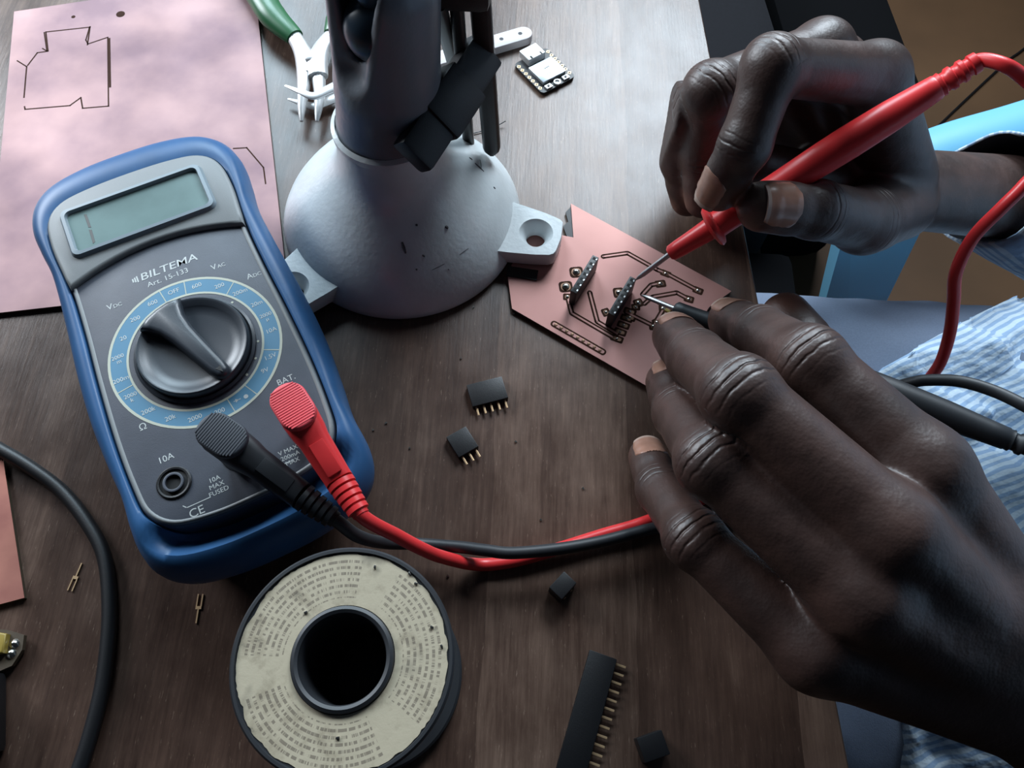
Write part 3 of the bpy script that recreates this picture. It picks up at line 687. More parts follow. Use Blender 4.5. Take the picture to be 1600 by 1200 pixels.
for ang in (-11.5, -132.5, 108):
    a = math.radians(ang); u = np.array([math.cos(a), math.sin(a)]); v = np.array([-u[1], u[0]])
    # tapered lug with countersunk hole
    oo = [(34.5, 9), (33.6, 5), (33.2, 0), (33.6, -5), (34.5, -12.5), (44, -11.5), (54, -10), (60, -8.6), (61.5, -7.4), (62.3, 0), (61.5, 7.4), (60, 8.6), (54, 10), (44, 11.5), (34.5, 12.5)]
    oo = [u * x + v * y for x, y in oo]
    hx = 52.5; hc = u * hx; nh = 40
    outer = []
    # resample outline by angle about the hole centre so that rings match
    pts = [np.array(p) for p in oo]
    dense = []
    for i in range(len(pts)):
        for k in range(12): dense.append(pts[i] + (pts[(i + 1) % len(pts)] - pts[i]) * k / 12)
    for j in range(nh):
        th = 2 * math.pi * j / nh; dr = np.array([math.cos(th), math.sin(th)])
        best = max(dense, key=lambda p: ((p - hc) @ dr) / (np.linalg.norm(p - hc) + 1e-6)); outer.append(best)
    ci = lambda r, z: [(hc[0] + r * math.cos(2 * math.pi * j / nh), hc[1] + r * math.sin(2 * math.pi * j / nh), z) for j in range(nh)]
    ou = lambda s_, z: [(hc[0] + (p[0] - hc[0]) * s_, hc[1] + (p[1] - hc[1]) * s_, z) for p in outer]
    q = MB(); q.rings([ci(3.6, 2.6), ou(0.97, 2.6), ou(1, 3.2), ou(1, 8.4), ou(0.97, 9.2), ci(6.4, 9.2), ci(6.2, 8.9), ci(3.6, 5.2), ci(3.6, 2.6)], cap0=False, cap1=False)
    q.build('foot_lug', MT['cast'], st, angle=40)
    q = MB(); q.box((u[0] * 41, u[1] * 41, 2.0), (9, 14, 1.2), rot=a, bev=0.3); q.build('rubber_pad', MT['black'], st)
# neck casting with an open slot on the camera-left side, dark ball inside
g = SDF((-32, -30, 45), (34, 30, 116), 0.9)
lean = np.array([-3.0, 0, 0])
g.cone((0, 0, 48), (2.5, 0, 68), 17.0, 16.2, 2); g.cone((2.5, 0, 68), (5, 2, 100), 16.2, 15.8, 2)
sl, X = g.grid((-40, -40, 30), (40, 40, 50.5)); g.g[sl] = np.maximum(g.g[sl], 50.5 - X[2] + 0 * g.g[sl])
g.cone((-9, -15, 84), (-2, -15, 125), 8.5, 12.5, 2.5, op='d')
g.cone((3, -1, 88), (4, 0, 125), 9.5, 10.5, 2.0, op='d')
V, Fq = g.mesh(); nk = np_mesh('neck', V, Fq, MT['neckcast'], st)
q = MB(); q.lathe((0, 0, 0), [(17.2, 48.5), (18.3, 49.2), (18.4, 51.6), (17.0, 52.6)], n=64, cap0=False, cap1=False); q.build('neck_collar', MT['cast'], st)
q = MB(); q.lathe((3, -4, 92), [(9.6 * math.sin(t), -9.6 * math.cos(t)) for t in np.linspace(0.05, math.pi - 0.4, 14)] + [(5, 12), (5, 30)], n=36); q.build('ball', MT['ball'], st, angle=60)
# T knob
kc = sB(P(700, 164, 62)); ax_ = kc - np.array([0, 0, 58.]); 
q = MB(); q.lathe(np.array([0, 0, 58.]) + ax_ * 0.45, [(9.2, 0), (9.2, np.linalg.norm(ax_) * 0.42), (7.4, np.linalg.norm(ax_) * 0.52)], n=8, frame=frame_of(ax_)); hub = q.build('knob_hub', MT['black'], st, angle=30)
k0, k1 = sB(P(757, 78, 66)), sB(P(643, 248, 60)); d_ = k1 - k0; L_ = np.linalg.norm(d_); d_ /= L_
vc = CAM - P(700, 164, 62); n_ax = ax_ / np.linalg.norm(ax_) * 0.35 + 0.65 * vc / np.linalg.norm(vc); n_ax = n_ax - d_ * (n_ax @ d_); n_ax /= np.linalg.norm(n_ax); w_ax = np.cross(n_ax, d_)
q = MB()
for s0, s1, wd, th_ in ((0, 1.0, 13, 7.5), (0.3, 0.7, 15.5, 10)):
    q.box(k0 + d_ * L_ * (s0 + s1) / 2, (L_ * (s1 - s0), wd, th_), bev=1.6, axes=(d_, w_ax, n_ax))
q.build('tee_knob', MT['black'], st, angle=40)
# jaw arms hanging from a clamp block
q = MB(); c_ = sB(P(698, -58, 98)); q.box(c_, (26, 22, 16), bev=3); q.tube([np.array([-3., 1, 104]), c_], 6, 16); q.build('clamp_block', MT['black'], st, angle=50)
def arm(p0, p1, w, t):
    p0, p1 = sB(p0), sB(p1); d = p1 - p0; L = np.linalg.norm(d); fr = frame_of(d, (0, 1, 0))
    q = MB(); o = rrect(0, 0, w, t, t * 0.3, 3)
    rg = []
    for z, s_ in ((0, 1), (L - w / 2, 1), (L - w / 4, 0.87), (L - 0.8, 0.6), (L, 0.3)):
        rg.append([p0 + fr[0] * p[0] * s_ + fr[1] * p[1] + fr[2] * z for p in o])
    q.rings(rg); q.build('jaw_arm', MT['black'], st, angle=40)
arm(P(748, -30, 92), P(769, 236, 18), 6.6, 5.0)
arm(P(712, -10, 92), P(733, 232, 14), 4.2, 4.5)
arm(P(684, 5, 92), P(716, 120, 40), 4.6, 4.5)

# ------------------------------------------------------------------ solder spool
SPZ = 50.0; sc_ = P(535, 1029, SPZ)
sp_ = thing('solder_spool', (sc_[0], sc_[1], 0.06), 'black plastic solder spool with a worn cream printed label, standing upright', 'spool')
q = MB(); q.lathe((0, 0, 0), [(10.3, 0), (25.8, 0), (26.6, .6), (26.6, 3.4), (26, 4), (15, 4.3), (15, 45.5), (26, 46), (26.7, 46.6), (26.8, 49.4), (26.3, 50), (25.6, 50), (25.4, 49.3), (12.4, 49.3), (12.2, 50.4), (11.4, 50.8), (10.6, 50.4), (10.3, 49), (10.3, 0)], n=96, cap0=False, cap1=False)
q.build('reel', MT['softblack'], sp_, angle=40)
random.seed(2); q = MB(); n_ = 180
ro = [25.25 - max(0, noise.noise(Vector((math.cos(2 * math.pi * j / n_) * 7, math.sin(2 * math.pi * j / n_) * 7, 3)))) * 0.9 - max(0, noise.noise(Vector((math.cos(2 * math.pi * j / n_) * 30, math.sin(2 * math.pi * j / n_) * 30, 1)))) * 0.6 for j in range(n_)]
cs = [(math.cos(2 * math.pi * j / n_), math.sin(2 * math.pi * j / n_)) for j in range(n_)]
q.rings([[(c * 12.5, s_ * 12.5, 49.32) for c, s_ in cs], [(c * 12.5, s_ * 12.5, 49.5) for c, s_ in cs], [(c * r, s_ * r, 49.5) for (c, s_), r in zip(cs, ro)], [(c * r, s_ * r, 49.32) for (c, s_), r in zip(cs, ro)]], cap0=False, cap1=False)
lb = q.build('label', MT['paper'], sp_, smooth=False, rot=0.0)
q = MB()
for x, y in ((586, 886), (528, 1153), (640, 897), (650, 912), (675, 980), (690, 1010), (478, 957)):
    p = P(x, y, 49.6) - sc_; q.box((p[0], p[1], 49.7), (0.9, 0.6, 0.5), rot=x, bev=0.15)
o = q.build('solder_crumbs', MT['solder'], sp_); o['kind'] = 'stuff'
q = MB(); q.lathe((0, 0, 0), [(15.1, 5), (16.4, 6), (16.6, 44), (15.1, 45)], n=48, cap0=False, cap1=False); q.build('solder_winding', MT['chip'], sp_)

# ------------------------------------------------------------------ small circuit board on the right
bz = 1.7
bd = board('circuit_board', [P(892, 318, bz), P(1143, 455, bz), P(1108, 480, bz), P(1026, 612, bz), P(800, 482, bz), P(793, 428, bz), P(826, 358, bz), P(896, 371, bz)], 0.15, 1.55, MT['cu2'],
           'bare copper prototype circuit board with routed traces and two black socket strips', 'circuit board')
Zq = lambda l: [(780 + x / 3.75, 300 + y / 3.75) for x, y in l]
def trace(l, w=1.15):
    for a, h, m_ in ((w + 0.75, 0.05, MT['groove']), (w - 0.35, 0.09, MT['brass'] if w < 1.3 else MT['solder'])):
        pass
    l = Zq(l); pts = [P(x, y, bz) for x, y in l]
    def stroke(width, h):
        q = MB()
        for a, b in zip(pts[:-1], pts[1:]):
            d = b - a; q.box(((a + b) / 2) + np.array([0, 0, h / 2]), (np.linalg.norm(d), width, h), rot=math.atan2(d[1], d[0]))
        for p in pts: q.lathe((p[0], p[1], bz), [(width / 2, 0), (width / 2, h)], n=12)
        return q
    g_ = stroke(w + 0.85, 0.05).build('isolation_groove', MT['groove'], bd, smooth=False)
    t_ = stroke(max(0.3, w - 0.5), 0.08).build('trace', MT['cu2'], bd, smooth=False)
def pad(x, y, w, h, rot=0.0, dome=True, ring=True):
    p = P(*Zq([(x, y)])[0], bz)
    if ring:
        q = MB(); q.prism(rrect(p[0], p[1], w + 1.5, h + 1.3, min(w, h) * 0.35, 3, rot), bz, bz + 0.06); q.build('isolation_groove', MT['groove'], bd, smooth=False)
    q = MB(); q.prism(rrect(p[0], p[1], w, h, min(w, h) * 0.4, 3, rot), bz, bz + 0.10); q.build('pad', MT['brass'], bd, smooth=False)
    q = MB(); r = min(w, h) * 0.42; q.lathe((p[0], p[1], bz + 0.08), [(r, 0), (r * 0.9, r * 0.35), (r * 0.5, r * 0.65), (0.05, r * 0.75)], n=12); q.build('solder_joint', MT['solder'], bd)
trace([(610, 378), (752, 358), (925, 455), (985, 480), (1170, 580)]); pad(975, 478, 2.4, 1.4, -0.4); pad(1165, 578, 2.4, 1.6, -0.4)
trace([(400, 610), (425, 710), (690, 865)]); trace([(530, 590), (575, 760), (690, 830)])
trace([(840, 600), (890, 545), (940, 535)]); pad(945, 538, 2.6, 1.8, 0.2)
trace([(900, 615), (1040, 590), (1115, 630)]); pad(1112, 628, 2.2, 1.6, -0.3)
trace([(745, 705), (905, 785), (960, 690)]); pad(905, 788, 1.9, 1.8); pad(960, 682, 1.7, 1.7)
trace([(850, 655), (890, 620), (1000, 690)], 1.0)
for k in range(5): pad(690 + k * 19, 860 - k * 40, 3.2, 1.35, -0.35)
pad(765, 735, 3.0, 1.3, -0.35); pad(815, 650, 2.0, 2.2, 0.4); pad(800, 675, 1.8, 1.4)
pad(452, 470, 3.6, 3.4, 0.15); pad(390, 555, 3.6, 3.4, 0.15); pad(700, 590, 2.6, 3.0, 0.15); pad(400, 615, 1.8, 1.6)
pad(925, 765, 1.6, 2.2, 0.5); pad(625, 705, 1.5, 2.0, .4)
q = MB(); p = P(816, 427, 2); q.box((p[0], p[1], 2.0), (11.5, 4.4, 0.5), rot=-0.12); q.build('black_tape', MT['black'], bd, smooth=False)
# long routed window with solder blobs
p0, p1 = P(*Zq([(325, 775)])[0], bz), P(*Zq([(603, 935)])[0], bz); d = p1 - p0; an = math.atan2(d[1], d[0])
q = MB(); q.prism(rrect(*((p0 + p1) / 2)[:2], np.linalg.norm(d) + 3, 2.6, 1.2, 4, an), bz, bz + 0.05); q.build('isolation_groove', MT['groove'], bd, smooth=False)
q = MB(); q.prism(rrect(*((p0 + p1) / 2)[:2], np.linalg.norm(d) + 1.6, 1.3, 0.5, 3, an), bz, bz + 0.09); q.build('trace', MT['cu2'], bd, smooth=False)
for k in range(9):
    p = p0 + d * (k + 0.2) / 8.6; q = MB(); q.lathe((p[0], p[1], bz + 0.08), [(0.7, 0), (0.6, 0.15), (0.1, 0.22)], n=10); q.build('solder_joint', MT['brass'], bd)
q = MB(); p = P(780 + 985 / 3.75, 300 + 697 / 3.75, 3); q.box(p, (2.0, 1.25, 1.0), rot=-0.6, bev=0.15); cpt = q.build('chip_capacitor', MT['sticker'], bd)
# torn laminate by the top corner
q = MB(); a_ = P(893, 345, bz); q.prism([P(892, 322, bz)[:2], P(884, 330, bz)[:2], P(888, 345, bz)[:2], P(880, 352, bz)[:2], P(886, 368, bz)[:2], P(897, 372, bz)[:2]], 0.3, 1.2); q.build('torn_edge', MT['pcb'], bd, smooth=False)
def socket_strip(name, c, direction, n, parent=None, upright=True, pins=False, label=None, lift=0.0, group=None, pl_=3.2, pend=True):
    """female pin header: black body with square openings; upright on a board or lying on its side"""
    d = np.array([direction[0], direction[1], 0.]); d /= np.linalg.norm(d); sd = np.array([-d[1], d[0], 0]); up_ = np.array([0, 0, 1.])
    L = n * 2.54; Hh, Wd = 8.5, 2.5
    if upright: A, B, Cc = d, sd, up_
    else: A, B, Cc = d, up_, sd       # openings face sideways
    rot = Matrix(((A[0], B[0], Cc[0]), (A[1], B[1], Cc[1]), (A[2], B[2], Cc[2])))
    if rot.determinant() < 0: B = -B; 
    root = parent
    if parent is None:
        root = thing(name, c, label, 'pin header', group=group)
    base = np.array(c, float) if parent is not None else np.zeros(3)
    q = MB(); ctr = base + (up_ * Hh / 2 if upright else up_ * (Wd / 2 + lift))
    q.box(ctr, (L, Wd, Hh), bev=0.25, axes=(A, B, Cc))
    o = q.build('header_body', MT['black'], root, angle=40)
    q = MB()
    for i in range(n):
        x = (i - (n - 1) / 2) * 2.54
        q.box(ctr + A * x + Cc * (Hh / 2), (1.2, 1.2, 0.06), axes=(A, B, Cc))
    q.build('socket_openings', MT['hole'], o, smooth=False)
    if upright:
        for i in range(n):
            x = (i - (n - 1) / 2) * 2.54; q = MB(); q.box(ctr + A * x + Cc * (Hh / 2 + 0.05) + B * 0.85, (0.7, 0.5, 0.16), axes=(A, B, Cc)); q.build('contact', MT['tin'], o, smooth=False)
    if pins:
        for i in range(n):
            x = (i - (n - 1) / 2) * 2.54; q = MB(); q.box(ctr + A * x - Cc * (Hh / 2 + pl_ / 2), (0.65, 0.4, pl_), axes=(A, B, Cc), bev=0.1); q.build('pin', MT['gold'], root, smooth=False)
    return root
for (xa, ya, xb, yb) in ((934, 396, 893, 462), (993, 428, 951, 498)):
    a, b = P(xa, ya, 10.2), P(xb, yb, 10.2); c = (a + b) / 2; c[2] = 1.95; d = b - a
    h_ = thing('socket_header', c, 'black socket strip soldered upright on the board, ' + ('farther from the red probe' if xa < 950 else 'touched by both probe tips'), 'pin header')
    socket_strip('h', (0, 0, 0), d, 7, parent=h_)
# loose headers
def lay(px0, py0, px1, py1, n, label, z=1.25, flip=1, pins=True):
    """pixel points: ends of the pin row where pins leave the body"""
    a, b = P(px0, py0, z), P(px1, py1, z); d = (b - a) / np.linalg.norm(b - a); sd = np.array([-d[1], d[0], 0]) * flip
    c = (a + b) / 2 + sd * 4.25; c[2] = 0.05
    return socket_strip('pin_header', c, d if flip > 0 else d, n, upright=False, pins=pins, label=label) if flip > 0 else socket_strip('pin_header', c, -d, n, upright=False, pins=pins, label=label)
lay(745, 636, 788, 625, 5, 'small black five-pin header on the table under the circuit board corner')
lay(722, 714, 743, 702, 3, 'small black three-pin header lying beside the five-pin one')
lay(912, 1222, 962, 1036, 14, 'long black header with a row of gold pins at the bottom edge')
def nub(px, py, rot, label, s_=(6.8, 5.2, 7.0), tilt=0.0):
    c = P(px, py, 3); t = thing('header_stub', (c[0], c[1], 0.05), label, 'pin header', rot=rot)
    q = MB(); q.box((0, 0, s_[2] / 2), s_, bev=0.3); q.build('stub_body', MT['black'], t, angle=40)
    for k in (-1, 1):
        q = MB(); q.box((k * 1.27 * 1.2, -s_[1] / 2 - 0.1, 1.6), (0.8, 0.3, 0.8)); q.build('contact', MT['gold'], t, smooth=False)
nub(878, 918, 0.85, 'short black two-pin socket stub below the red and black cables')
nub(1018, 1166, 0.35, 'short black two-pin socket stub near the bottom, right of the long header', (7.6, 6.6, 6))

# ------------------------------------------------------------------ microcontroller module
xo = (P(810, 103.4, 2) + P(890.5, 112.2, 2)) / 2; xu = P(845, 139, 2) - P(810, 103.4, 2); xa = math.atan2(xu[1], xu[0]) 
mc_ = thing('microcontroller_module', (xo[0], xo[1], 0.4), 'tiny black module with a metal can and a USB socket, behind the stand', 'circuit module', rot=xa)
q = MB(); q.prism(rrect(0.3, 0, 21, 17.8, 1.8, 4), 0, 1.2); q.build('module_board', MT['pcb'], mc_, smooth=False)
q = MB(); q.box((1.8, 0.2, 2.0), (10.5, 12.2, 1.7), bev=0.3); cn = q.build('shield_can', MT['shield'], mc_)
text('CE', 1.7, 4.2, -0.6, 2.9, MT['chip'], mc_, rot=1.57); text('2AHMR', 1.0, 1.0, 0.4, 2.9, MT['chip'], mc_, rot=1.57)
q = MB(); q.prism(rrect(0, 0, 7.4, 9.0, 0.5, 3), 1.2, 4.4, bev=0.5); o = q.build('usb_socket', MT['tin'], mc_); o.location = (-8.9 * K, 0.2 * K, 0)
q = MB(); q.box((2.6, -2.5, 4.42), (1.5, 0.7, 0.06)); q.box((2.6, 2.5, 4.42), (1.5, 0.7, 0.06)); o2_ = q.build('socket_slot', MT['hole'], o, smooth=False)
for s_ in (-1, 1):
    for k in range(7):
        x = (k - 3) * 2.54; q = MB(); q.lathe((x, s_ * 7.9, 1.2), [(1.0, 0), (1.0, 0.1), (0.5, 0.1), (0.5, 0.02)], n=4, cap1=False); q.build('castellated_pad', MT['gold'], mc_, smooth=False)
for y in (-4.6, 4.6):
    q = MB(); q.box((9.2, y, 1.6), (2.2, 3.0, 0.8), bev=0.15); b_ = q.build('button', MT['tin'], mc_); q = MB(); q.lathe((9.2, y, 2.0), [(0.6, 0), (0.55, 0.25)], n=12); q.build('button_cap', MT['black'], b_)
q = MB(); q.lathe((9.3, 0, 1.2), [(1.6, 0), (1.6, 0.8), (1.0, 0.9), (0.9, 0.3)], n=16); q.build('antenna_connector', MT['tin'], mc_)

# ------------------------------------------------------------------ pale bar behind the stand
p0, p1 = P(655, 98, 4), P(818, 50, 4); d = p1 - p0; an = math.atan2(d[1], d[0]); L = np.linalg.norm(d)
br_ = thing('metal_bar', ((p0 + p1) / 2 * (1, 1, 0)), 'pale flat bar with a rounded end and two small holes, behind the stand', 'metal bar', rot=an)
o_ = [(-L / 2, -3.9), (L / 2, -3.9)] + [(L / 2 + 3.9 * math.sin(a), -3.9 * math.cos(a)) for a in np.linspace(0.2, math.pi - 0.2, 10)] + [(L / 2, 3.9), (-L / 2, 3.9)]
q = MB(); q.prism(o_, 0.05, 3.6, bev=0.3); q.build('bar', MT['stick'], br_)
for x in (-10.5, -1.5):
    q = MB(); q.lathe((L / 2 + x, 0.2, 3.6), [(0.95, 0), (0.9, 0.05)], n=16); q.build('bar_hole', MT['chip'], br_, smooth=False)

# ------------------------------------------------------------------ pliers and tweezers behind the stand
Z3 = lambda x, y: (380 + x / 3.333, y / 3.333)
pj = P(*Z3(355, 330), 7)
pr_ = thing('pliers', (pj[0], pj[1], 0), 'small pliers with green grips and bare steel jaws, left of the stand', 'pliers')
def sweep(pts, rads, fl, m_, name, parent, org, n=16):
    q = MB(); q.tube([np.array(p, float) - org for p in spline(pts, 6)], list(np.interp(np.linspace(0, 1, (len(pts) - 1) * 6 + 1), np.linspace(0, 1, len(rads)), rads)), n, flat=fl); return q.build(name, m_, parent, angle=60)
org = np.array([pj[0], pj[1], 0])
sweep([P(380, -50, 7), P(*Z3(90, -20), 7), P(*Z3(160, 90), 7), P(*Z3(270, 195), 7)], [6.2, 6.4, 6.0, 4.0], (1, 0.8), MT['green'], 'handle_grip', pr_, org)
sweep([P(560, -60, 7), P(545, -10, 7), P(530, 35, 7), P(520, 55, 7)], [6.2, 6.4, 6.0, 4.0], (1, 0.8), MT['green'], 'handle_grip', pr_, org)
sweep([P(*Z3(255, 175), 7), P(*Z3(300, 250), 7), P(*Z3(330, 330), 7), P(*Z3(330, 395), 7)], [3.2, 3.6, 4.6, 4.2], (1, 0.7), MT['tin'], 'plier_half', pr_, org)
sweep([P(*Z3(460, 185), 7), P(*Z3(410, 250), 7), P(*Z3(385, 330), 8), P(*Z3(390, 400), 8)], [3.2, 3.6, 4.6, 4.2], (1, 0.7), MT['tin'], 'plier_half', pr_, org)
q = MB(); q.lathe((0, 0, 4), [(2.2, 0), (2.2, 6.8), (1.8, 7.1), (0.1, 7.2)], n=24); q.build('pivot', MT['tin'], pr_)
sweep([P(*Z3(318, 385), 7), P(*Z3(312, 480), 7), P(*Z3(305, 560), 6), P(*Z3(303, 632), 5)], [4.0, 3.0, 2.2, 0.8], (0.8, 0.8), MT['tin'], 'jaw', pr_, org)
sweep([P(*Z3(390, 385), 7), P(*Z3(398, 480), 7), P(*Z3(392, 560), 6), P(*Z3(384, 632), 5)], [4.0, 3.0, 2.2, 0.8], (0.8, 0.8), MT['tin'], 'jaw', pr_, org)
tw0 = P(*Z3(370, 500), 12); org = np.array([tw0[0], tw0[1], 0])
tw = thing('tweezers', (tw0[0], tw0[1], 0), 'bent steel tweezers lying across the jaws of the green pliers', 'tweezers')
sweep([P(*Z3(218, 445), 12), P(*Z3(300, 478), 13), P(*Z3(368, 500), 13), P(*Z3(440, 470), 13), P(*Z3(520, 430), 13), P(*Z3(640, 360), 14)], [0.5, 1.4, 2.0, 2.4, 2.6, 2.8], (1, 0.4), MT['tin'], 'tweezer_arm', tw, org)
sweep([P(*Z3(232, 515), 3), P(*Z3(300, 535), 3), P(*Z3(370, 552), 3), P(*Z3(440, 525), 3), P(*Z3(520, 492), 4), P(*Z3(660, 400), 12)], [0.5, 1.4, 2.0, 2.4, 2.6, 2.8], (1, 0.4), MT['tin'], 'tweezer_arm', tw, org)

# ------------------------------------------------------------------ left-hand odds and ends
q = MB(); q.tube(spline([P(-60, 670, 4.4), P(0, 702, 4.4), P(50, 732, 3.4), P(97, 768, 2.4), P(135, 815, 2.4), P(163, 870, 2.4), P(171, 950, 2.4), P(166, 1030, 2.4), P(154, 1100, 2.4), P(128, 1190, 2.4), P(95, 1270, 2.4)], 8), 2.2, 14)
o = q.build('black_cable', MT['black'], angle=80); tag(o, 'plain black cable curving down the left edge of the table', 'cable')
def fork(px, py, rot, label):
    c = P(px, py, 0.4); q = MB()
    q.box((0, 2.4, 0.3), (0.4, 4.2, 0.3)); q.box((0, -0.1, 0.3), (1.7, 0.9, 0.35)); q.box((-0.7, -2.3, 0.3), (0.35, 3.8, 0.3)); q.box((0.7, -2.3, 0.3), (0.35, 3.8, 0.3))
    tag(q.build('contact_pin', MT['gold'], smooth=False, loc=(c[0], c[1], 0), rot=rot), label, 'contact pin')
fork(118, 902, -0.15, 'loose gold forked contact, prongs down, left of the black cable')
fork(310, 950, math.pi + 0.05, 'loose gold forked contact, prongs up, between meter and spool')
t = thing('relay_module', P(-8, 1010, 0) * (1, 1, 0), 'corner of a circuit module with yellow film and solder joints, left edge', 'circuit module'); org = P(-8, 1010, 0)
mp_ = [P(-90, 975, 3), P(10, 984, 3), P(37, 992, 3), P(34, 1015, 3), P(18, 1040, 3), P(-5, 1050, 3), P(-90, 1075, 3)]
q = MB(); q.prism([(p - org)[:2] for p in mp_], 1.2, 2.8); q.build('module_board', MT['fr4'], t, smooth=False)
q = MB(); q.prism([(p - org)[:2] for p in (P(-60, 978, 5), P(10, 990, 5), P(4, 1020, 5), P(-60, 1030, 5))], 2.8, 5, bev=0.6); q.build('yellow_film', MT['sticker'], t)
for x, y in ((22, 1006), (17, 1021)):
    p = P(x, y, 3) - org; q = MB(); q.lathe((p[0], p[1], 2.8), [(1.5, 0), (1.1, 0.7), (0.2, 1.2)], n=14); q.build('solder_joint', MT['solder'], t)
q = MB(); p = P(-80, 1130, 6) - org; q.box((p[0], p[1], 6), (26, 22, 11), bev=2, rot=0.3); q.build('relay_body', MT['black'], t)
q = MB(); q.tube(spline([P(716, 212, 0.4), P(745, 207, 0.5), P(775, 197, 0.8), P(790, 189, 2)], 5), 0.22, 6); tag(q.build('thin_wire', MT['black']), 'short thin wire offcut on the table behind the stand', 'wire')
random.seed(7); q = MB()
for x, y in ((583, 672), (603, 661), (911, 763), (803, 490), (740, 480), (720, 560), (845, 812), (640, 700), (806, 690), (700, 900), (575, 700)):
    p = P(x, y, 0.3); q.box(p, (0.7 * random.uniform(.6, 1.3), 0.5, 0.4), rot=random.random() * 6)
tag(q.build('solder_flecks', MT['solder'], smooth=False), 'tiny bright flecks of solder scattered on the table', 'solder flecks', kind='stuff')
# ------------------------------------------------------------------ things beyond the table edge: chair, bag, floor cable
corg = np.array([330., 260., -700.])
ch = thing('blue_chair', corg, 'light blue plastic armchair behind and under the person', 'chair')
def slab(path, w0, w1, t, up_=(0, 0, 1.)):
    """plastic band following a path, w0..w1 wide, t thick, rounded edges"""
    sp = spline(path, 8); q = MB(); rg = []
    for i, p in enumerate(sp):
        a = sp[max(i - 1, 0)]; b = sp[min(i + 1, len(sp) - 1)]; d = (b - a) / np.linalg.norm(b - a); u = np.array(up_, float)
        s_ = np.cross(d, u); s_ /= np.linalg.norm(s_); n = np.cross(s_, d); w = w0 + (w1 - w0) * i / (len(sp) - 1)
        rg.append([p - corg + s_ * x + n * y for x, y in [(-w / 2, -t), (-w / 2, 0), (-w / 2 + 2, 2.5), (0, 3.5), (w / 2 - 2, 2.5), (w / 2, 0), (w / 2, -t), (w / 2 - 3, -t), (w / 2 - 4, -1), (0, 0), (-w / 2 + 4, -1), (-w / 2 + 3, -t)]])
    q.rings(rg); return q
za = -110
slab([P(1300, 330, za - 20), P(1345, 292, za - 4), P(1420, 252, za), P(1500, 222, za), P(1600, 194, za), P(1700, 162, za), P(1820, 115, za), P(1980, 70, za + 10)], 28, 38, 22).build('armrest', MT['chair'], ch, angle=50)
def panel(pts, t, name):
    q = MB(); a = [np.array(p) - corg for p in pts]; n = np.cross(a[1] - a[0], a[-1] - a[0]); n /= np.linalg.norm(n)
    q.rings([a, [p + n * t for p in a]]); q.build(name, MT['chair'], ch, smooth=False)
pa, pb = P(1326, 332, -150), P(1458, 322, -150); pa2, pb2 = P(1332, 318, -134), P(1450, 290, -132)
panel([pa2, pb2, pb, pb * (1, 1, 0) + (88, 65, -400), pb * (1, 1, 0) + (190, 140, -698), pa * (1, 1, 0) + (200, 140, -698), pa * (1, 1, 0) + (85, 65, -400), pa], 12, 'front_leg')
q = MB(); q.box(np.array([500, 120, -385]) - corg, (400, 380, 22), bev=6); q.build('seat', MT['chair'], ch)
q = MB(); q.box(np.array([680, 130, -80]) - corg, (22, 400, 460), bev=6); q.build('backrest', MT['chair'], ch)
slab([np.array([300, -120, -200.]), np.array([330, -130, -125.]), np.array([420, -135, -112.]), np.array([560, -125, -105.]), np.array([680, -60, -60.])], 30, 46, 22).build('armrest', MT['chair'], ch, angle=50)
for x, y in ((300, -70), (660, 320), (660, -60)):
    q = MB(); q.tube([np.array([x, y, -300.]) - corg, np.array([x + (20 if x > 400 else -10), y, -699.]) - corg], [20, 15], 12); q.build('leg', MT['chair'], ch)

bo = P(1180, 20, -300); bg = thing('bag', (bo[0], bo[1], -700), 'dark grey canvas bag standing on the floor beyond the table corner', 'bag')
q = MB(); q.box((-55, 20, 200), (150, 420, 400), bev=25, rot=0.12); q.build('bag_body', MT['darkcloth'], bg)
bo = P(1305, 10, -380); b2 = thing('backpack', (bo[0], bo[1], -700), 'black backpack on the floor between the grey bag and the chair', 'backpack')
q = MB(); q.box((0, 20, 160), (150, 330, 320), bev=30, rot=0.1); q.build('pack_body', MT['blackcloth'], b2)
q = MB(); q.box(np.array([243, 438, -560]) - (bo[0], bo[1], -700), (94, 84, 276), bev=14); q.box(np.array([300, 560, -640]) - (bo[0], bo[1], -700), (40, 300, 110), bev=10); q.build('floor_shade_blocks', MT['blackcloth'], b2)  # added black blocks standing in for the floor's dark shade past the table edge
f0 = [P(1560, 108, -699.5), P(1600, 76, -699.5), P(1680, 10, -699.5), P(1800, -30, -699.5)]; fs = P(1400, 260, -699.5)
q = MB(); q.tube(spline([fs] + f0, 6), 2.0, 8); tag(q.build('floor_cable', MT['black']), 'thin black cable lying on the brown floor at the upper right', 'cable')

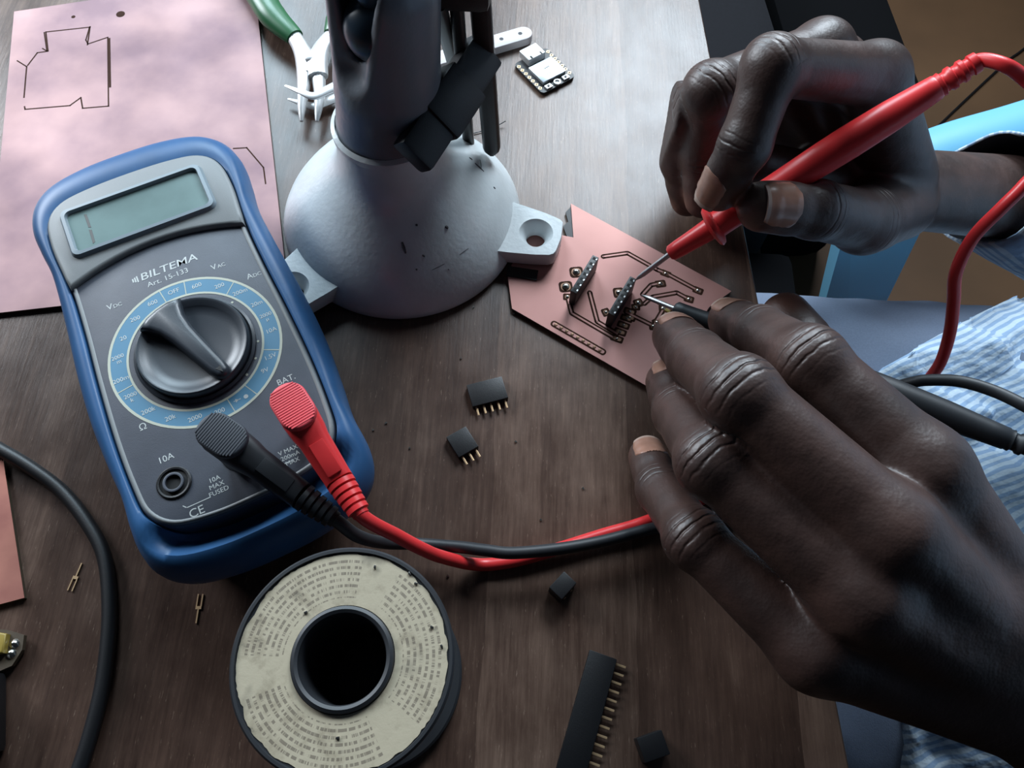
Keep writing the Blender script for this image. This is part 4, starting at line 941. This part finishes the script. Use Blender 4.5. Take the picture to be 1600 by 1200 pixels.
# ------------------------------------------------------------------ person
LH = {'index': [(1440, 735, 62), (1265, 565, 66), (1188, 520, 43), (1140, 500, 25)],
      'middle': [(1385, 830, 66), (1155, 615, 74), (1088, 560, 44), (1055, 525, 21)],
      'ring': [(1345, 930, 58), (1112, 722, 63), (1062, 645, 34), (1042, 597, 16)],
      'pinky': [(1275, 1015, 44), (1085, 842, 44), (1032, 765, 21), (1012, 714, 9.5)],
      'thumb': [(1550, 960, 42), (1390, 710, 38), (1285, 575, 28), (1228, 496, 19)]}
LR = {'index': (11.4, 9.4, 8.2, 6.6), 'middle': (11.6, 9.6, 8.6, 7.2), 'ring': (11, 8.9, 8.0, 6.6), 'pinky': (10, 7.8, 7.2, 5.8), 'thumb': (14, 11.5, 10, 8)}
RHJ = {'index': [(1368, 118, 60), (1207, 104, 82), (1163, 228, 66), (1124, 296, 50)],
       'middle': [(1285, 80, 50), (1112, 142, 62), (1100, 240, 38), (1100, 310, 22)],
       'ring': [(1215, 105, 35), (1062, 172, 50), (1065, 250, 28), (1075, 310, 12)],
       'pinky': [(1180, 150, 20), (1085, 210, 30), (1090, 270, 14), (1100, 310, 8)],
       'thumb': [(1405, 325, 0), (1350, 345, 22), (1275, 328, 44), (1192, 323, 50)]}
RR = {'index': (10.2, 8.8, 7.9, 6.4), 'middle': (10.4, 9.0, 8.0, 6.6), 'ring': (9.8, 8.4, 7.6, 6.2), 'pinky': (8.8, 7.4, 6.8, 5.6), 'thumb': (13, 11.5, 9.6, 7.6)}
def build_hand(J, R, wrist, wr, elbow, er, lo, hi, h, spread, palm_extra, flatdir):
    body = SDF(lo, hi, h); jt = {k: [P(*a) for a in v] for k, v in J.items()}
    fingers = []
    for k, v in jt.items():
        f = body.like(); r = R[k]
        if k == 'thumb': f.cone(v[0], v[1], r[0], r[1], 4)
        else: f.cone(v[0], v[1], r[0] * 0.98, r[1] * 0.93, 3)
        f.cone(v[1], v[1] + (v[2] - v[1]) * 0.02, r[1], r[1], 3)
        f.cone(v[1], v[2], r[1] * 0.93, r[2] * 0.98, 3)
        f.cone(v[2], v[3], r[2] * 0.96, r[3], 3)
        ax = (v[3] - v[2]) / np.linalg.norm(v[3] - v[2]); f.cone(v[2] + (v[3] - v[2]) * .55, v[3] + ax * 0.3, r[3] * 1.10, r[3] * 0.98, 2)
        fingers.append(f)
    palm = body
    n = ['index', 'middle', 'ring', 'pinky']
    for i, k in enumerate(n):
        c = wrist + spread * (i - 1.5) / 1.5
        palm.cone(jt[k][0], c, R[k][0] * 1.0, wr * 0.72, 4)
    for a, b in zip(n[:-1], n[1:]): palm.cone(jt[a][0] * 0.93 + wrist * 0.07 - (0, 0, 3), jt[b][0] * 0.93 + wrist * 0.07 - (0, 0, 3), R[a][0] * 0.86, R[b][0] * 0.86, 4)
    for a, b, ra, rb in palm_extra: palm.cone(a, b, ra, rb, 5)
    palm.cone(wrist, elbow, wr, er, 6, flat=(flatdir, 0.74))
    F_ = fingers[0]
    for f in fingers[1:]: F_.merge(f, 1.8)
    palm.merge(F_, 5.0)
    return palm, jt
def attrs(V, jt, R, ups):
    t_ = np.full(len(V), 50.); w_ = np.zeros(len(V)); pad = np.zeros(len(V))
    for k, v in jt.items():
        n = ups[k]
        for ji, sg, amp in ((1, 4.3, 1.0), (2, 3.2, 0.8)):
            a = v[ji + 1] - v[ji - 1]; a = a / np.linalg.norm(a); nn = n - a * (n @ a); nn /= np.linalg.norm(nn)
            d = V - v[ji]; t = d @ a; q = d - t[:, None] * a; rl = np.linalg.norm(q, axis=1) + 1e-6
            near = (rl < R[k][ji] * 1.25) & (np.abs(t) < 14)
            dors = np.clip((q @ nn) / rl * 1.6 - 0.1, 0, 1)
            w = amp * np.exp(-(t / sg) ** 2) * dors * near; up = w > w_; t_ = np.where(up, t, t_); w_ = np.maximum(w_, w)
        tip = v[3]; ax = (v[3] - v[2]) / np.linalg.norm(v[3] - v[2]); d = np.linalg.norm(V - (tip + ax * 2), axis=1); 
        nn = n - ax * (n @ ax); nn /= np.linalg.norm(nn); q = V - tip; side = q @ nn / (np.linalg.norm(q, axis=1) + 1e-6)
        pad = np.maximum(pad, np.clip((R[k][3] * 1.7 - d) / 5, 0, 1) * 0.6 * np.clip(0.7 - side, 0, 1))
    return dict(fold_t=t_, fold_w=w_, pad=pad)
wl = P(1662, 1112, 22); wr_ = P(1372, 292, -2)
el = np.array([305., -75., 12.]); er_ = P(1900, 335, -95)
spL = P(1275, 1015, 44) - P(1440, 735, 62); spL = spL / np.linalg.norm(spL) * 3
up = np.array([0, 0, 1.]);
Lp, Lj = build_hand(LH, LR, wl, 19, el, 30, (28, -60, 1), (190, 165, 108), 0.9, spL,
                    [(P(1435, 760, 52), P(1560, 1000, 32), 11, 14), (P(1295, 990, 34), wl, 10, 15), (P(1370, 830, 44), wl, 13, 17)], (0, 0, 1))
spR = P(1215, 120, 10) - P(1368, 118, 52); spR = spR / np.linalg.norm(spR) * 8
Rp, Rj = build_hand(RHJ, RR, wr_, 18.5, er_, 30, (50, 140, -60), (245, 285, 92), 0.9, np.array([-4., 3., -10.]),
                    [(P(1362, 125, 50), P(1385, 260, 8), 10, 13), (P(1300, 110, 30), wr_, 14, 15), (P(1355, 345, 14), wr_, 11, 15), (P(1240, 185, 10), P(1370, 260, 0), 12, 14), (P(1275, 275, 8), wr_, 10, 14), (P(1185, 255, 20), P(1330, 300, 2), 8, 12)], (0.2, 0.2, 0.9))
Rp.cone(red_sh - (red_end - red_sh) * 0.0, red_sh + (red_end - red_sh) * 0.3, 5.2, 5.7, 0.8, op='d'); Rp.cone(red_sh + (red_end - red_sh) * 0.3, red_end, 5.7, 5.9, 0.8, op='d')
Lp.cone(bk_sh, bk_sh + (bk_end - bk_sh) * 0.3, 4.3, 5.2, 0.8, op='d'); Lp.cone(bk_sh + (bk_end - bk_sh) * 0.3, bk_end, 5.2, 5.4, 0.8, op='d')
Vl, Fl = Lp.mesh(); Vr, Fr = Rp.mesh()
arm_ = SDF((150, -140, -260), (620, 420, 330), 6.0)
arm_.cone(wl + (el - wl) * 0.28, el, 21, 30, 6); arm_.cone(el, (450, -40, 215), 33, 44, 10)
arm_.cone(wr_ + (er_ - wr_) * 0.62, er_, 22, 30, 6); arm_.cone(er_, (450, 300, 215), 33, 44, 10)
arm_.cone((450, -20, 225), (450, 280, 225), 52, 52, 30); arm_.cone((430, 60, -140), (445, 60, 180), 95, 100, 40); arm_.cone((430, 200, -140), (445, 200, 180), 95, 100, 40)
Va, Fa = arm_.mesh()
per = thing('person', (0, 0, 0), 'person in light blue striped shirt and grey trousers holding both probes', 'person')
upsL = {k: up + np.array([0, 0, 0.]) for k in LH}; upsR = {k: up for k in RHJ}
upsR['index'] = np.array([-0.55, 0.25, 0.8]); upsR['thumb'] = np.array([0.05, -0.35, 0.93]); upsL['thumb'] = np.array([0.3, -1, -.3])
aL = attrs(Vl, Lj, LR, upsL); aR = attrs(Vr, Rj, RR, upsR); z_ = np.zeros(len(Va))
np_mesh('body', np.concatenate([Vl, Vr, Va]), np.concatenate([Fl, Fr + len(Vl), Fa + len(Vl) + len(Vr)]), MT['skin'], per,
        {k: np.concatenate([aL[k], aR[k], z_]) for k in aL})
def surf(g, o, d, r0):
    """distance from o along unit d to the skin surface"""
    def val(p):
        f = (p - g.lo) / g.h; i = np.clip(np.floor(f).astype(int), 0, g.n - 2); t = f - i; c = g.g[i[0]:i[0] + 2, i[1]:i[1] + 2, i[2]:i[2] + 2]
        c = c[0] * (1 - t[0]) + c[1] * t[0]; c = c[0] * (1 - t[1]) + c[1] * t[1]; return c[0] * (1 - t[2]) + c[1] * t[2]
    l = 0.0
    while l < r0 * 2 and val(o + d * l) < 0: l += 0.25
    return l - 0.12
def nail(jt, r, n, w=62, ln=10.0, off=0.25, shift=0.0, G=None):
    D, T = jt[2], jt[3]; a = (T - D) / np.linalg.norm(T - D); n = n - a * (n @ a); n /= np.linalg.norm(n); s_ = np.cross(a, n); c = T + a * shift
    q = MB(); rg = []; m_ = 12
    for i in range(11):
        v = i / 10; l = -ln * 0.66 + ln * v + 0.6
        e = 1 - 0.16 * abs(2 * v - 1) ** 4; base = 1 - 0.55 * max(0, 1 - v / 0.22) ** 2
        lift = -max(0, v - 0.65) * r * 0.42
        row = []
        for j in range(m_ + 1):
            th = math.radians(w) * (2 * j / m_ - 1) * base * e
            l2 = l + (0.9 if v > 0.5 else 0) * (math.cos(th * 1.3) - 0.6) * max(0, v - .5) * 2
            dr = n * math.cos(th) + s_ * math.sin(th); oo_ = c + a * min(l2, r * 0.45)
            rs_ = surf(G, oo_, dr, r); rs_ = min(rs_, r * 1.35); rs_ = rs_ if l2 < r * 0.45 else rs_ - 0.05 * (l2 - r * 0.45)
            row.append(c + a * l2 + dr * (rs_ + off))
        rg.append(row)
    inner = [[p - n * 0.6 for p in row] for row in rg]
    vs = [p for row in rg for p in row] + [p for row in inner for p in row]; M_ = m_ + 1; off_ = 11 * M_; fs = []; mi = []
    for i in range(10):
        for j in range(m_):
            fs.append((i * M_ + j, i * M_ + j + 1, (i + 1) * M_ + j + 1, (i + 1) * M_ + j)); mi.append(1 if i >= 9 else 0)
            fs.append(tuple(off_ + k for k in (i * M_ + j, (i + 1) * M_ + j, (i + 1) * M_ + j + 1, i * M_ + j + 1))); mi.append(0)
    for j in range(m_):
        fs.append((j, j + 1, off_ + j + 1, off_ + j)); mi.append(0); b0 = 10 * M_; fs.append((b0 + j, b0 + j + 1, off_ + b0 + j + 1, off_ + b0 + j)); mi.append(1)
    for i in range(10):
        for j in (0, m_): fs.append((i * M_ + j, (i + 1) * M_ + j, off_ + (i + 1) * M_ + j, off_ + i * M_ + j)); mi.append(0)
    q.v = [tuple(p) for p in vs]; q.f = fs; q.m = mi
    q.build('fingernail', [MT['nail'], MT['nailtip']], per, angle=60)
for k in ('index', 'middle', 'ring', 'pinky'): nail(Lj[k], LR[k][3], upsL[k] + np.array([0.0, -0.05, 0]), ln=12 if k != 'pinky' else 10, w=50, G=Lp, shift=-1.2)
nail(Rj['index'], RR['index'][3], np.array([-0.35, -0.1, 0.8]), ln=12.5, w=50, G=Rp); nail(Rj['thumb'], RR['thumb'][3], np.array([0.1, -0.45, 0.85]), ln=12, w=54, G=Rp, shift=-1.0)
# trousers and shirt
tr = SDF((-30, -90, -680), (600, 340, -110), 5.5)
tr.cone((54, 240, -250), (84, 236, -640), 58, 40, 14); tr.cone((54, 26, -262), (84, 40, -640), 58, 40, 14)
tr.cone((50, 240, -250), (450, 205, -236), 66, 82, 10); tr.cone((50, 26, -262), (450, 60, -240), 64, 82, 10); tr.cone((300, 130, -270), (480, 130, -230), 80, 90, 30)
V, Fq = tr.mesh()
def wob(V, amp, sc, seed):
    out = V.copy()
    for i, p in enumerate(V):
        v = noise.noise(Vector((p[0] * sc + seed, p[1] * sc, p[2] * sc))) + 0.5 * noise.noise(Vector((p[0] * sc * 2.3 + seed, p[1] * sc * 2.3, p[2] * sc * 2.3)))
        out[i, 2] += amp * v; out[i, 0] += amp * 0.5 * v
    return out
np_mesh('trousers', wob(V, 4, 0.02, 3), Fq, MT['trousers'], per)
sh = SDF((190, -160, -250), (600, 440, 340), 5.0)
X = np.meshgrid(*sh.ax, indexing='ij', sparse=True)
sh.cone((402, 40, -130), (440, 50, 200), 118, 116, 30); sh.cone((402, 118, -130), (440, 170, 200), 118, 116, 30)
sh.cone(er_ + (5, 0, 10), (450, 310, 215), 46, 60, 20); sh.cone(el + (5, 0, 10), (450, -50, 215), 46, 60, 20)
sh.cone((-60, 245, -250), (450, 205, -236), 74, 92, 25); sh.cone((-60, 20, -262), (450, 60, -240), 72, 92, 25); sh.cone((260, 130, -250), (480, 130, -220), 86, 95, 30)
clip = np.maximum(212 - X[0] + 0 * X[1] + 0 * X[2], (X[1] - 208) - (X[0] - 214) * 0.62 + 0 * X[2])
clip = np.where(X[2] + 0 * clip > -90, -50., clip) ; clip = np.maximum(clip, -50)
sh.g = np.maximum(sh.g, clip.astype(np.float32)); sh.g = np.maximum(sh.g, (-225 - X[2]).astype(np.float32) + 0 * sh.g)
V, Fq = sh.mesh(); V2 = wob(V, 6, 0.022, 9)
wv = np.sin((V[:, 0] * 0.75 + V[:, 1] * 0.32 + 9 * np.sin(V[:, 1] * 0.03)) * 2 * np.pi / 46) ** 3 + 0.6 * np.sin((V[:, 0] * -0.3 + V[:, 1] * 0.8 + 6 * np.sin(V[:, 0] * 0.05)) * 2 * np.pi / 31) ** 3
fz = np.clip((-40 - V[:, 2]) / 50, 0, 1); V2[:, 2] += 6.5 * wv * fz; V2[:, 0] += 2.5 * wv * fz
stripe = np.where(V[:, 2] < -110, (V[:, 1] * 0.9 + V[:, 0] * -0.45), V[:, 1] * 0.35 + V[:, 2] * 1.0) + 4 * np.sin(V[:, 0] * 0.03)
np_mesh('shirt', V2, Fq, MT['shirt'], per, {'stripe': stripe})
for sy in (236, 40):
    q = MB(); q.prism([(x, sy + y) for x, y in rrect(30, 0, 250, 92, 44, 8)], -700, -640, bev=26, bev0=3); q.build('shoe', MT['black'], per, angle=60)
# rolled cuff of the right sleeve, open towards the hand
def sleeve(c0, e1, e2, axis, n_r, name, ln=120, r1=(38, 34)):
    q = MB(); nn = 40; rg = []; A = axis / np.linalg.norm(axis); st_ = []
    for i in range(14):
        f = i / 13; c = c0 + A * ln * f; k = 1 + 0.30 * f; row = []
        for j in range(nn):
            a = 2 * math.pi * j / nn
            w = 1 + 0.03 * math.sin(3 * a + i * 0.6) + 0.02 * math.sin(7 * a - i * 0.8)
            b1 = e1 * (1 - f) + np.array([0, 0, 1.]) * r1[1] * f; b2 = e2 * (1 - f) + np.array([0, 1., 0]) * r1[0] * f
            row.append(c + (b1 * math.cos(a) + b2 * math.sin(a)) * k * w)
        rg.append(row)
    full = [[p * 1.0 for p in r] for r in rg]
    vs = [p for r in rg for p in r]
    q.rings(full, cap0=False, cap1=False)
    o = q.build(name, MT['shirt'], per, angle=80); me = o.data; at = me.attributes.new('stripe', 'FLOAT', 'POINT')
    at.data.foreach_set('value', np.array([2.2 * 40 * math.sin(2 * math.pi * (v.index % nn) / nn) for v in me.vertices], np.float32))
    md = o.modifiers.new('thick', 'SOLIDIFY'); md.thickness = 0.0012; md.offset = -1
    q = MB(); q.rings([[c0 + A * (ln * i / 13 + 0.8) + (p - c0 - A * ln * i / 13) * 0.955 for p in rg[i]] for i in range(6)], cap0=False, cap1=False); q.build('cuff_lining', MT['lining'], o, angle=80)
    return o
sleeve(np.array([207., 232., -24.]), np.array([13., -4., 25.]), np.array([-2., 27., 0.]), np.array([1, -0.05, -0.32]), 40, 'sleeve')
sleeve(wl + (el - wl) * 0.45, np.array([3., 0, 32.]), np.array([15., 28., 0.]), el - wl, 40, 'sleeve', ln=110)
